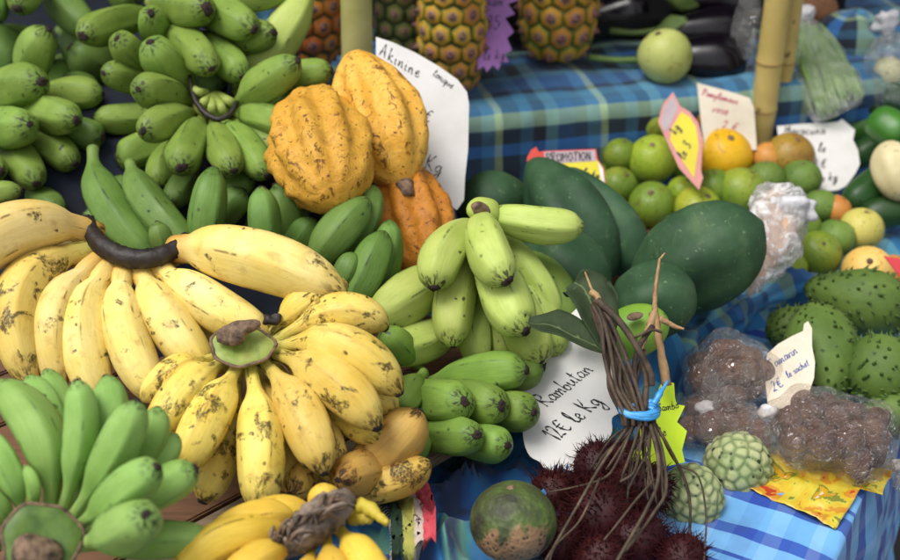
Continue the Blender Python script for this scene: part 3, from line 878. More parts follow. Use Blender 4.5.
lump('dried_crown_end', gh, q, (Vector((.011, .004, -.008)), Vector((0, .007, .003)), Vector((.004, -.004, .007))), MCRB, .25, seed=13, freq=80)
hh = hand('green banana hand lying flat under the pale hand beside the handwritten price card', 'hands of unripe green bananas between cacao pods and price card', (415, 400, 1.50), MGH, [
    ((452, 270, 1.54), (372, 320, 1.47), 50, (408, 298), {'neck': .5, 'tip': False, 'mat': MGG}),
    ((465, 325, 1.54), (382, 352, 1.47), 42, (420, 342), {'neck': .5, 'mat': MGG, 'tip': False}),
    ((420, 384, 1.50), (527, 370, 1.43), 42, (482, 374), {'neck': .9}),
    ((470, 384, 1.50), (543, 367, 1.46), 36, (512, 374), {'neck': .6}),
    ((396, 392, 1.50), (465, 402, 1.37), 46, (438, 402), {'neck': .5}),
    ((426, 392, 1.50), (502, 405, 1.39), 45, (472, 402), {'neck': .6}),
    ((460, 404, 1.50), (534, 412, 1.41), 41, (506, 410), {'neck': .6}),
    ((408, 432, 1.46), (477, 435, 1.35), 39, (450, 436), {'neck': .5}),
    ((446, 438, 1.46), (508, 445, 1.37), 38, (482, 442), {'neck': .5}),
    ((424, 372, 1.46), (398, 412, 1.40), 34, (408, 394), {'tip': False}),
    ((424, 410, 1.44), (416, 462, 1.39), 28, (420, 436), {'tip': False}),
    ((420, 368, 1.50), (384, 330, 1.44), 30, (398, 346), {'tip': False}),
])
lump('crown', hh, D(412, 384, 1.50), (Vector((.024, 0, 0)), Vector((0, .02, 0)), Vector((0, 0, .02))), MCRB, .2, seed=14)
# ------------------------------------------------------------------ generic lathe fruit between two pixels
def lathe_fruit(name, b, t, w, mat, profile, label=None, cat=None, group=None, parent=None, lobes=0, lobe_amp=0.0, rough=0.0, freq=30, seed=1, ns=40, nr=36, bend=(0, 0, 0), squash=1.0, wart=0.0, pole=None):
    pb = np.array(D(*b)); pt = np.array(D(*t))
    R0 = 0.5 * w * m_per_px(0.5 * (b[2] + t[2]))
    s = np.linspace(0, 1, nr)
    s = 0.5 - 0.5 * np.cos(math.pi * s)
    path = pb + s[:, None] * (pt - pb) + np.sin(math.pi * s)[:, None] * np.array(bend)
    tg, N, B = frames(path)
    pr = np.interp(s, [p for p, _ in profile], [q for _, q in profile])
    pr[1:-1] = .25 * pr[:-2] + .5 * pr[1:-1] + .25 * pr[2:]
    V = []; rid = []
    for i in range(nr):
        for j in range(ns):
            a = 2 * math.pi * j / ns
            k = 1.0; g = 0.0
            if lobes:
                c = math.cos(lobes * a + seed)
                g = c
                k += lobe_amp * (c if c > 0 else c * 1.3) * math.sin(math.pi * min(1, max(0, s[i])))
            d = (N[i] * math.cos(a) + B[i] * math.sin(a) * squash) * R0 * pr[i]
            p = path[i] + d
            if rough: k += rough * fnoise(p, freq, seed)
            if wart: k += wart * max(0, fnoise(p, freq * 3.2, seed + 3))
            V.append(path[i] + d * k - pb); rid.append(g)
    me = mesh_from(V, tube_faces(nr, ns), True, {'lobe': rid, 't': np.repeat(s, ns)})
    base = Vector(parent.location) if parent else Vector((0, 0, 0))
    o = link(name, me, mat, parent, Vector(pb) - base)
    if label: tag(o, label, cat, group)
    return o
def nubbin(parent_obj, world_p, direction, r, l, mat, name='stem_end', seed=0):
    d = np.array(Vector(direction).normalized())
    p0 = np.array(world_p) - np.array(parent_obj.location)
    path = [p0 - d * l * .3, p0 + d * l * .4, p0 + d * l]
    v, f = tube_mesh(np.array(path), [r * 1.15, r, r * .85], 9, .1, True, seed)
    return link(name, mesh_from(v, f), mat, parent_obj)
EGG = [(0, 0), (.03, .30), (.10, .56), (.25, .85), (.45, 1.0), (.6, .98), (.78, .80), (.92, .48), (.98, .22), (1, 0)]
ROUND = [(0, 0.02), (.02, .28), (.08, .54), (.2, .80), (.35, .955), (.5, 1), (.65, .955), (.8, .80), (.92, .54), (.98, .28), (1, 0.02)]
PAPA = [(0, 0.02), (.03, .22), (.10, .42), (.25, .70), (.42, .92), (.58, 1.0), (.74, .93), (.88, .68), (.96, .38), (1, .06)]

# ------------------------------------------------------------------ cacao pods
def cacao_mat(name, a, b, c):
    k = NT(name)
    co, rnd = k.objcoord()
    n = k.noise(co, 26, 6, 0.65, 0.5)
    col = k.ramp(n, [(0.3, lin(a)), (0.55, lin(b)), (0.75, lin(c))])
    lb = k.n('Attribute', attribute_name='lobe').outputs['Fac']
    nn = k.noise(co, 75, 5, 0.7, 0.8)
    crack = k.math('MULTIPLY', k.mr(nn, 0.54, 0.60), k.mr(lb, -0.2, 0.7, 0.15, 1.0))
    col = k.mix(k.math('MULTIPLY', crack, .85), col, lin('5a2c10'))
    n3 = k.noise(co, 190, 3)
    col = k.mix(k.mr(n3, 0.62, 0.68, 0, .8), col, lin('3a1c0c'))
    return k.finish(col, 0.5, k.math('ADD', n, k.math('MULTIPLY', nn, 1.5)), 0.6, 0.003, **{'Specular IOR Level': .3})
MC1 = cacao_mat('golden_cacao_rind', 'c08a2a', 'd09e3c', 'a87424')
MC2 = cacao_mat('yellow_cacao_rind', 'dda034', 'e8b450', 'c08828')
MC3 = cacao_mat('orange_cacao_rind', 'ac6a1e', 'bc7a26', '8a4e16')
GC = None
POD = [(0, .05), (.03, .36), (.10, .62), (.22, .86), (.42, 1.0), (.58, .99), (.74, .86), (.87, .60), (.95, .34), (.985, .2), (1, .05)]
POD2 = [(0, .05), (.03, .26), (.10, .48), (.25, .78), (.45, .98), (.60, 1.0), (.76, .86), (.88, .56), (.95, .30), (.985, .18), (1, .05)]
p1 = lathe_fruit('cacao_pod', (306, 100, 1.64), (338, 204, 1.50), 100, MC1, ROUND, 'squat golden cacao pod seen end on, resting on the green bananas', 'cacao pod', GC, None, 9, .085, .10, 28, 3, 80, 48, wart=.14)
p2 = lathe_fruit('cacao_pod', (352, 52, 1.66), (405, 190, 1.60), 90, MC2, POD2, 'upright yellow cacao pod with smooth ribs and a grey stalk end, against the white card', 'cacao pod', GC, None, 8, .10, .03, 20, 1.0, 80, 56, wart=.04)
nubbin(p2, D(405, 186, 1.585), Vector(D(405, 190, 1.58)) - Vector(D(375, 100, 1.64)), .0095, .016, MCRB, 'stalk_end')
p3 = lathe_fruit('cacao_pod', (396, 165, 1.66), (432, 286, 1.57), 80, MC3, POD, 'warty orange brown cacao pod wedged under the upright yellow pod', 'cacao pod', GC, None, 9, .09, .07, 26, 2.2, 80, 56, wart=.12)

# ------------------------------------------------------------------ pineapples
def pine_eye_mat(name, edge, mid_, cen):
    k = NT(name)
    rd = k.n('Attribute', attribute_name='rad').outputs['Fac']
    co, rnd = k.objcoord()
    nn = k.noise(co, 120, 4)
    rr = k.math('ADD', rd, k.math('MULTIPLY', k.math('SUBTRACT', nn, .5), .35))
    col = k.ramp(rr, [(0.0, lin(cen)), (0.28, lin('8a5c50')), (0.42, lin('b89070')), (0.55, lin(mid_)), (0.75, lin(mid_)), (0.95, lin(edge))])
    col = k.n('HueSaturation', {'Color': col, 'Hue': k.mr(rnd, 0, 1, .48, .515), 'Value': k.mr(rnd, 0, 1, .8, 1.1)}).outputs[0]
    return k.finish(col, .5, nn, .4, .002)
ME_OR = pine_eye_mat('orange_pineapple_eye', '6a5a1c', 'd07a1c', '4a3028')
ME_YE = pine_eye_mat('golden_pineapple_eye', '5c7020', 'd09a28', '6a5248')
ME_GR = pine_eye_mat('green_pineapple_eye', '23381c', '7a8038', 'a89a78')
MPB = plain_mat('pineapple_rind_gap', '3a3a18', .7, '4e4018')
MLEAF = fruit_mat('pineapple_leaf', [(0.3, '3a5a30'), (0.7, '5c7a44')], 20, None, .5)
def eye_mesh():
    V = [(0, 0, .42)]; rad = [0]; F = []
    prev = None
    for ri, (rr, z) in enumerate(((.22, .36), (.32, .26), (.62, .23), (.88, .08), (1.0, -.18))):
        ring = []
        for j in range(12):
            a = 2 * math.pi * j / 12
            hexr = 1.0 / max(abs(math.cos(((a + math.pi / 6) % (math.pi / 3)) - math.pi / 6)), .5) * .95
            q = rr * (hexr if rr > .5 else 1)
            ring.append(len(V)); V.append((q * math.cos(a) * .52, q * math.sin(a) * .52, z * .55 - (.06 if ri > 0 else 0))); rad.append(rr)
        if prev is None: F += [(0, ring[j], ring[(j + 1) % 12]) for j in range(12)]
        else: F += [(prev[j], ring[j], ring[(j + 1) % 12], prev[(j + 1) % 12]) for j in range(12)]
        prev = ring
    # dried bract pointing up
    i0 = len(V); V += [(-.10, -.05, .16), (.10, -.05, .16), (0, .30, .34)]; rad += [0, 0, .1]; F.append((i0, i0 + 1, i0 + 2))
    return V, F, rad
def pineapple(px, py_bottom, d, wpx, hgt, me_mat, label, lean=(0, 0), tw=0.0):
    base = D(px, py_bottom, d)
    base.z = max(base.z, TT + TH + 0.002)
    root = empty('pineapple', base, label, 'pineapple', 'pineapples on the back shelf')
    R0 = wpx / 2 * m_per_px(d)
    ax = Vector((lean[0], lean[1], 1)).normalized()
    x = Vector((1, 0, 0)); x = (x - ax * x.dot(ax)).normalized(); y = ax.cross(x)
    pf = lambda s: R0 * np.interp(s, [0, .04, .12, .3, .5, .75, .92, 1], [.45, .68, .86, .98, 1, .96, .78, .5])
    V = []
    for s in np.linspace(0, 1, 20):
        for j in range(28):
            a = 2 * math.pi * j / 28
            V.append((x * math.cos(a) + y * math.sin(a)) * pf(s) * .95 + ax * s * hgt)
    link('body', mesh_from(V, tube_faces(20, 28)), MPB, root)
    Ve, Fe, re_ = eye_mesh()
    em = mesh_from(Ve, Fe, True, {'rad': re_}); em.materials.append(me_mat)
    n_around = 10
    step = 2 * math.pi * R0 / n_around
    rows = int(hgt / (step * .82))
    for r in range(rows):
        s = (r + .5) / rows
        rad_ = pf(s); ds = .02
        slope = (pf(min(1, s + ds)) - pf(max(0, s - ds))) / (2 * ds * hgt)
        for j in range(n_around):
            a = 2 * math.pi * (j + .5 * (r % 2)) / n_around + tw + r * .03
            out = x * math.cos(a) + y * math.sin(a)
            nrm_ = (out - ax * slope).normalized()
            up_ = (ax - nrm_ * ax.dot(nrm_)).normalized(); side = up_.cross(nrm_)
            sx = 2 * math.pi * rad_ / n_around * 1.02; sy = step * 1.0
            M_ = Matrix((side, up_, nrm_)).transposed().to_4x4()
            e = link('eye', em, None, root)
            e.matrix_basis = Matrix.Translation(out * rad_ * .97 + ax * s * hgt) @ M_ @ Matrix.Diagonal((sx * random.uniform(.88, 1.08), sy * random.uniform(.88, 1.08), step * random.uniform(.6, 1.0), 1)) @ Matrix.Rotation(random.uniform(-.2, .2), 4, 'Z')
    for j in range(22):
        a = j * 2.4; ln = .06 + .09 * (1 - j / 26); el = .5 + j * .045
        o_ = x * math.cos(a) + y * math.sin(a)
        p0 = ax * (hgt * .985) + o_ * R0 * .25
        dirv = o_ * math.cos(el) + ax * math.sin(el)
        sd_ = ax.cross(o_).normalized()
        pts = [p0, p0 + dirv * ln * .5 + ax * .005, p0 + dirv * ln + o_ * .02 - ax * .004]
        Vv = []; 
        for q, wv in zip(pts, (.014, .011, .001)):
            Vv += [q - sd_ * wv, q + ax * -.003, q + sd_ * wv]
        nv = len(Vv)
        Vv += [q - ax * .002 for q in Vv]
        Ff = [(0, 1, 4, 3), (1, 2, 5, 4), (3, 4, 7, 6), (4, 5, 8, 7)]
        Ff += [tuple(nv + i for i in reversed(q)) for q in Ff]
        link('leaf', mesh_from(Vv, Ff), MLEAF, root)
    return root
pineapple(313, 62, 2.02, 68, .20, ME_OR, 'orange pineapple beside the bamboo pole, behind the green bananas', tw=.1)
pineapple(404, 62, 2.10, 62, .19, ME_GR, 'dark green pineapple between bamboo pole and golden pineapple', tw=.3)
pineapple(452, 90, 2.01, 68, .20, ME_YE, 'golden pineapple directly behind the big white card', tw=.2)
pineapple(556, 60, 2.13, 78, .20, ME_YE, 'golden pineapple with green edged eyes beside the dark eggplants', tw=.0)

# ------------------------------------------------------------------ bamboo poles
MBAM = fruit_mat('dry_bamboo', [(0.2, 'b09a50'), (0.5, 'cdb870'), (0.8, 'a08c48')], 9, '5a4420', .35, 60, .15, sscale=60, sdens=.12)
MBAMK = plain_mat('bamboo_node', '6e4e2c', .6, '8a6a3c')
def bamboo(x, y, z0, z1, r, label, nodes, lean=(0, 0), mat=MBAM):
    root = empty('bamboo_pole', (x, y, z0), label, 'pole', 'bamboo poles of the stall')
    zs = []; rs = []
    z = z0
    for zz in np.arange(z0, z1 + 1e-6, .01):
        k = 1.0
        for nz in nodes:
            dz = abs(zz - nz)
            if dz < .012: k += .09 * (1 - dz / .012)
        zs.append((lean[0] * (zz - z0), lean[1] * (zz - z0), zz - z0)); rs.append(r * k)
    v, f = tube_mesh(np.array(zs), np.array(rs), 20, .006)
    link('culm', mesh_from(v, f), mat, root)
    for nz in nodes:
        pth = [(lean[0] * (nz - z0) + r * 1.06 * math.cos(a), lean[1] * (nz - z0) + r * 1.06 * math.sin(a), nz - z0) for a in np.linspace(0, 2 * math.pi, 21)]
        v, f = tube_mesh(np.array(pth), r * .06, 6)
        link('node', mesh_from(v, f), MBAMK, root)
    return root
q = D(352, 40, 1.80)
MBAMP = fruit_mat('pale_green_bamboo', [(0.2, '9a9c50'), (0.5, 'c4bf7c'), (0.8, 'a8a058')], 6, None, .38, 60, .12)
bamboo(q.x, q.y, TT + .008, 2.35, .0215, 'pale bamboo pole rising between the two cacao pods and the orange pineapple', [TT + .12, q.z - .035, q.z + .27, q.z + .55], (.02, 0), MBAMP)
q = D(768, 70, 2.02)
bamboo(q.x, q.y, TT + .008, 2.5, .020, 'thick yellow bamboo pole of the pair beside the bagged beans', [TT + .10, D(768, 118, 2.02).z, D(768, 60, 2.02).z, q.z + .25, q.z + .5], (.004, 0))
q = D(783, 70, 2.06)
bamboo(q.x, q.y, TT + .008, 2.5, .0155, 'slim yellow bamboo pole just behind its thicker twin', [TT + .15, D(783, 60, 2.06).z, q.z + .3], (.004, 0))

# ------------------------------------------------------------------ papayas and green mango
MPA = fruit_mat('dark_papaya_skin', [(0.2, '1e3424'), (0.42, '2a472e'), (0.58, '38573a'), (0.8, '5a7246')], 13, '64805a', .58, 40, .6, sscale=190, sdens=.08, spec=.3, blem=.35, blemc='5c7044')
MPA2 = fruit_mat('mottled_papaya_skin', [(0.25, '3f6430'), (0.5, '5c7c36'), (0.75, '8a9a40')], 12, '2c4420', .45, 60, .15, sscale=130, sdens=.15)
GP = None
lathe_fruit('papaya', (531, 160, 1.78), (606, 285, 1.70), 84, MPA, PAPA, 'dark green papaya with a long ridge in front of the promotion card', 'papaya', GP, None, 5, .075, .03, 12, 2, bend=(.0, -.01, .01))
lathe_fruit('papaya', (566, 168, 1.76), (645, 276, 1.72), 64, MPA, PAPA, 'dark green papaya lying against the lime heap, behind its ridged neighbour', 'papaya', GP, None, 5, .07, .03, 12, 1)
lathe_fruit('papaya', (456, 215, 1.80), (528, 192, 1.78), 66, MPA, EGG, 'dark green papaya at the foot of the big white card', 'papaya', GP, None, 5, .02, .02, 9, 1)
lathe_fruit('papaya', (530, 222, 1.66), (596, 316, 1.58), 84, MPA, PAPA, 'blue green papaya behind the pale green banana hand', 'papaya', GP, None, 5, .05, .03, 12, 4)
lathe_fruit('papaya', (520, 255, 1.60), (570, 345, 1.52), 70, MPA2, EGG, 'mottled yellow green papaya behind the rambutan leaves', 'papaya', GP, None, 5, .02, .03, 14, 3)
pp = lathe_fruit('papaya', (634, 296, 1.66), (763, 222, 1.60), 104, MPA, [(0, .05), (.05, .40), (.15, .66), (.32, .92), (.5, 1), (.68, .96), (.82, .80), (.92, .54), (.97, .26), (1, .03)], 'big dark green papaya with a pointed end beside the wrapped paper bag', 'papaya', GP, None, 5, .05, .02, 10, 1, 56, 44)
lathe_fruit('papaya', (616, 318, 1.56), (694, 284, 1.53), 78, MPA, [(0, .2), (.05, .55), (.2, .88), (.45, 1), (.7, .95), (.88, .7), (.96, .4), (1, .05)], 'dark green papaya behind the dry forked rambutan twig', 'papaya', GP, None, 5, .05, .02, 10, 2)
MMG = fruit_mat('green_mango_skin', [(0.3, '5c8a30'), (0.6, '86a83a'), (0.8, 'a0b048')], 9, '3a5020', .4, 60, .1, sscale=140, sdens=.2)
mg = lathe_fruit('green_mango', (600, 345, 1.49), (668, 318, 1.47), 54, MMG, ROUND, 'yellow green mango with a brown stem scar behind the rambutan stems', 'mango')
q = D(636, 316, 1.442)
lump('stem_scar', mg, q, (Vector((.009, 0, .002)), Vector((0, .005, .002)), Vector((0, -.001, .003))), MCRB, .2, seed=3)

# ------------------------------------------------------------------ citrus heap
CIT = {
 'g': fruit_mat('green_citrus_peel', [(0.3, '547426'), (0.55, '728c2e'), (0.8, 'a0a63c')], 10, '2c5a14', .38, 240, .35, sscale=260, sdens=.5, spec=.3, blem=.55),
 'gy': fruit_mat('yellowing_citrus_peel', [(0.3, '6c8c28'), (0.55, '94a430'), (0.8, 'b0ae3c')], 10, '4a6c18', .38, 240, .35, sscale=260, sdens=.5, spec=.3, blem=.55),
 'dg': fruit_mat('dull_green_guava_skin', [(0.3, '4a6828'), (0.6, '6c8438'), (0.85, '8a9848')], 14, '3a4c1c', .55, 160, .25, sscale=180, sdens=.3, blem=.6),
 'y': fruit_mat('yellow_orange_peel', [(0.3, 'd8a018'), (0.6, 'e4b422'), (0.85, 'c88c1c')], 10, 'b87c14', .38, 240, .35, sscale=260, sdens=.5, spec=.3, blem=.55),
 'o': fruit_mat('orange_peel', [(0.3, 'bc7c34'), (0.6, 'c88e44'), (0.85, 'a86c2c')], 10, '9a5414', .42, 240, .3, sscale=260, sdens=.5),
 'br': fruit_mat('russet_fruit_skin', [(0.3, '8a7a28'), (0.5, 'a88c34'), (0.7, '7a5028')], 16, '5a3c1c', .42, 120, .25, sscale=160, sdens=.3),
 'py': fruit_mat('pale_yellow_fruit_skin', [(0.3, 'b4b050'), (0.6, 'ccc068'), (0.85, 'a8a048')], 12, '8a7a34', .5, 120, .2, sscale=160, sdens=.3, blem=.5),
 'yo': fruit_mat('golden_fruit_skin', [(0.3, 'd8a858'), (0.6, 'dcb468'), (0.85, 'c08838')], 12, '9a7434', .5, 120, .2, sscale=160, sdens=.3, blem=.5),
}
NAMES = {'g': ('lime', 'green citrus fruit in the heap in front of the shelf cloth', 'citrus'), 'gy': ('lime', 'yellowish green citrus fruit in the heap in front of the shelf cloth', 'citrus'),
 'dg': ('guava', 'dull green guava in the heap around the wrapped paper bag', 'guava'), 'y': ('orange_fruit', 'bright yellow orange citrus fruit on the heap below the pink lettered card', 'orange'),
 'o': ('orange_fruit', 'small orange fruit half buried in the green citrus heap', 'orange'), 'br': ('passion_fruit', 'russet round fruit at the foot of the thick bamboo pole', 'fruit'),
 'py': ('passion_fruit', 'pale yellow round fruit at the end of the citrus heap', 'fruit'), 'yo': ('passion_fruit', 'golden yellow round fruit beside the spiny soursops', 'fruit')}
GNAME = {'g': 'green citrus fruit of the heap', 'gy': 'yellowish citrus fruit of the heap', 'dg': 'dull green guavas of the heap', 'o': 'small orange fruit of the heap'}
def round_fruit(cx_, cy_, r, d, c, tilt=(0.2, 0.1), el=1.0, name=None, label=None, cat=None, group=None):
    m = CIT[c] if isinstance(c, str) else c
    rm = r * 1.05 * m_per_px(d)
    cen = D(cx_, cy_, d)
    rr = random.Random(int(cx_ * 7 + cy_))
    ax = Vector((tilt[0] + rr.uniform(-.5, .5), tilt[1] + rr.uniform(-.8, .3), 1)).normalized()
    a0 = cen - ax * rm * .96 * el; 
    o_name, lab, ct = NAMES[c] if isinstance(c, str) else (None, None, None)
    V = []
    x = ax.orthogonal().normalized(); y = ax.cross(x)
    nr, ns = 20, 26
    for i in range(nr + 1):
        th = math.pi * i / nr
        for j in range(ns):
            ph = 2 * math.pi * j / ns
            dvec = (x * math.cos(ph) + y * math.sin(ph)) * math.sin(th)
            z = -math.cos(th)
            dip = 1 - .10 * math.exp(-((math.pi - th) / .22) ** 2) - .05 * math.exp(-(th / .2) ** 2)
            p = (dvec + ax * z * .95 * el) * rm * dip
            p = p * (1 + .07 * fnoise(cen + p, 16, 1))
            V.append(p)
    o = link(name or o_name, mesh_from(V, tube_faces(nr + 1, ns, False, False)), m, None, cen)
    tag(o, label or lab, cat or ct, group if group else (GNAME.get(c) if isinstance(c, str) else None))
    st_ = lump('stem_scar', o, cen + ax * rm * .86 * el, (x * rm * .13, y * rm * .13, ax * rm * .06), MCRB, .15, 10, 6)
    return o
for cx_, cy_, r, c in ((652, 160, 24, 'gy'), (621, 155, 17, 'g'), (618, 186, 19, 'g'), (652, 205, 23, 'g'), (683, 192, 16, 'gy'), (697, 210, 24, 'gy'), (652, 122, 20, 'g'),
    (714, 188, 19, 'g'), (741, 192, 24, 'g'), (766, 180, 19, 'dg'), (801, 179, 19, 'dg'), (724, 156, 27, 'y'), (790, 156, 23, 'br'), (699, 114, 17, 'o'), (768, 158, 15, 'o'),
    (800, 230, 22, 'g'), (817, 254, 23, 'g'), (790, 267, 17, 'gy'), (835, 238, 19, 'dg'), (862, 229, 21, 'py'), (868, 272, 25, 'yo'), (893, 272, 17, 'o'), (820, 207, 18, 'dg'), (836, 210, 15, 'o'),
    (600, 178, 14, 'g'), (632, 178, 15, 'g'), (672, 150, 16, 'g'), (745, 165, 18, 'g'), (780, 195, 18, 'g'), (770, 215, 20, 'g'), (665, 225, 18, 'gy'), (690, 170, 18, 'g'), (640, 145, 15, 'gy')):
    front = {(600, 178): .06, (632, 178): .05, (672, 150): .06, (745, 165): .06, (780, 195): .05, (770, 215): .05, (665, 225): .04, (690, 170): .07, (640, 145): .06}.get((cx_, cy_), 0)
    d = np.interp(cy_, [110, 160, 215, 275], [2.06, 1.99, 1.90, 1.80]) + front
    lab_ = {(652, 160): 'large yellowing citrus fruit touching the edge of the yellow card', (621, 155): 'green citrus fruit just above the promotion card corner', (618, 186): 'green citrus fruit wedged between promotion card and papaya',
      (652, 205): 'green citrus fruit resting directly on the papaya below the limes', (697, 210): 'flat yellowish citrus fruit half hidden behind the big pointed papaya', (652, 122): 'green citrus fruit at the back against the hanging madras cloth',
      (741, 192): 'vivid green citrus fruit just above the wrapped paper bag', (683, 192): 'small yellowish citrus fruit under the tip of the yellow card', (817, 254): 'green citrus fruit on the madras cloth beside the paper bag',
      (790, 267): 'small yellow green citrus fruit at the bottom of the heap', (801, 179): 'dull green guava in front of the torn white card', (835, 238): 'dull green guava touching the pale yellow round fruit',
      (768, 158): 'small orange fruit at the foot of the thick bamboo pole', (893, 272): 'orange fruit beside the red card corner', (699, 114): 'small orange fruit between the yellow card and the pink lettered card', (836, 210): 'small orange fruit wedged below the torn white card'}.get((cx_, cy_))
    round_fruit(cx_, cy_, r, float(d), c, label=lab_)

# ------------------------------------------------------------------ soursops
MSS = fruit_mat('soursop_skin', [(0.25, '3c5020'), (0.5, '546a2a'), (0.8, '6a7c3a')], 16, '1e2c12', .62, 80, .5, sscale=120, sdens=.15)
MSSP = fruit_mat('soursop_spine', [(0.3, '34481c'), (0.7, '4e6626')], 40, None, .55)
def soursop(b, t, w, label, seed, prof_=EGG, spines=150, bend=(0, 0, 0)):
    o = lathe_fruit('soursop', b, t, w, MSS, prof_, label, 'soursop', None, None, 0, 0, .10, 13, seed, 36, 30, bend)
    me = o.data
    r_ = random.Random(seed)
    parts = []
    nr, ns = 30, 36
    co = np.array([v.co[:] for v in me.vertices]).reshape(nr, ns, 3)
    ctr = co.mean(axis=1)
    n = int(spines * 1.3)
    axis = Vector(ctr[-1] - ctr[0]).normalized()
    for k in range(n):
        z = (k + .5 + r_.uniform(-4, 4)) / n
        i = min(nr - 2, max(1, int(1 + z * (nr - 3)))); j = int((k * 0.618034 * ns + r_.uniform(-1.5, 1.5)) % ns)
        if r_.random() < .12: continue
        p = co[i, j] + .3 * (co[i, (j + 1) % ns] - co[i, j]) * r_.random()
        nv = Vector(p - ctr[i]).normalized()
        nv = (nv + axis * r_.uniform(-.1, .5)).normalized()
        L = r_.uniform(.004, .0095); rr = r_.uniform(.0018, .003)
        x = nv.orthogonal().normalized(); y = nv.cross(x)
        V = []
        for (h, q) in ((-.4, 1.3), (.15, .8), (.6, .4)):
            for a in range(6):
                V.append(np.array(Vector(p) + nv * L * h + (x * math.cos(a * 1.047) + y * math.sin(a * 1.047)) * rr * q + axis * L * .15 * max(0, h)))
        V.append(np.array(Vector(p) + nv * L + axis * L * .45))
        F = tube_faces(3, 6, False, False) + [(12 + a, 12 + (a + 1) % 6, 18) for a in range(6)]
        parts.append((np.array(V), F))
    v, f = join(parts)
    s = link('spines', mesh_from(v, f), MSSP, o); s['kind'] = 'stuff'
    return o
soursop((806, 288, 1.74), (908, 322, 1.70), 66, 'dark green soursop with a bent neck, topmost of the soursop pile', 3, [(0, .05), (.04, .34), (.15, .52), (.3, .74), (.5, .98), (.65, 1), (.8, .84), (.93, .5), (1, .06)], 170, (.0, -.005, .012))
soursop((814, 306, 1.68), (830, 402, 1.58), 74, 'ribbed dark green soursop standing directly behind the tamarind card', 5, EGG, 190)
soursop((850, 392, 1.60), (915, 352, 1.58), 78, 'round green soursop beside the knotted tamarind bag', 8, ROUND, 170)
soursop((860, 420, 1.56), (935, 405, 1.56), 44, 'small brownish soursop wedged below the round one', 9, ROUND, 120)
soursop((768, 336, 1.70), (810, 318, 1.70), 40, 'small soursop peeping out between cloth and tamarind card', 11, ROUND, 100)

# ------------------------------------------------------------------ custard apples
def custard_mat():
    k = NT('custard_apple_skin')
    co, rnd = k.objcoord()
    pit = k.n('Attribute', attribute_name='pit').outputs['Fac']; spot = k.n('Attribute', attribute_name='spot').outputs['Fac']
    n = k.noise(co, 30, 4)
    col = k.ramp(n, [(0.3, lin('96a670')), (0.55, lin('b8bc88')), (0.8, lin('ceca9c'))])
    col = k.mix(k.math('MULTIPLY', pit, .8), col, lin('4a6432'))
    col = k.mix(k.mr(k.math('ADD', spot, k.math('MULTIPLY', k.noise(co, 150, 3), .35)), .42, .66, 0, .92), col, lin('20241a'))
    col = k.mix(k.mr(k.noise(co, 75, 4), .60, .68, 0, .6), col, lin('4a5a34'))
    return k.finish(col, .65, k.noise(co, 140, 4), .4, .002)
MCA = custard_mat()
def custard(cx_, cy_, r, d, label, seed, axis=(0.2, -.2, 1)):
    c = D(cx_, cy_, d); rm = r * m_per_px(d)
    n = 95
    idx = np.arange(n) + .5
    ph = np.arccos(1 - 2 * idx / n); th = math.pi * (1 + 5 ** .5) * idx
    r_ = np.random.default_rng(seed)
    pts = np.stack([np.cos(th) * np.sin(ph), np.sin(th) * np.sin(ph), np.cos(ph)], 1) + r_.normal(scale=.06, size=(n, 3))
    dark = r_.random(n) < .6
    sp_pts = r_.normal(size=(70, 3)); sp_pts /= np.linalg.norm(sp_pts, axis=1)[:, None]; sp_r = r_.uniform(.05, .12, 70)
    nr, ns = 64, 96
    V = []; pit = []; spot = []
    rotq = Vector(axis).normalized().to_track_quat('Z', 'Y').to_matrix()
    rotn = np.array(rotq)
    for i in range(nr + 1):
        a = math.pi * i / nr
        dd = np.stack([np.sin(a) * np.cos(np.linspace(0, 2 * np.pi, ns, endpoint=False)), np.sin(a) * np.sin(np.linspace(0, 2 * np.pi, ns, endpoint=False)), np.full(ns, np.cos(a))], 1)
        dist = np.linalg.norm(dd[:, None] - pts[None], axis=2)
        so = np.sort(dist, axis=1); am = dist.argmin(1)
        e = np.clip((so[:, 1] - so[:, 0]) / .17, 0, 1)
        hgt = np.sqrt(e) * .095
        sp = np.clip(1 - np.linalg.norm(dd[:, None] - sp_pts[None], axis=2) / sp_r[None], 0, 1).max(1) * np.clip(1.25 - e, 0, 1)
        hgt = hgt * (.75 + .25 * np.sin(am * 7.3)) - sp * .02
        shp = np.array((1, 1, .94))
        V.append((dd * shp * (rm * (.93 + hgt))[:, None]) @ rotn.T); pit.append(1 - e); spot.append(sp)
    o = link('custard_apple', mesh_from(np.concatenate(V), tube_faces(nr + 1, ns, False, False), True, {'pit': np.concatenate(pit), 'spot': np.concatenate(spot)}), MCA, None, c)
    tag(o, label, 'custard apple')
    return o
custard(738, 466, 35, 1.49, 'pale green custard apple leaning on the tamarind bags', 1, (.3, -.5, 1))
custard(690, 497, 34, 1.44, 'greyish custard apple behind the rambutan stems on the striped cloth', 2, (-.4, -.6, .8))

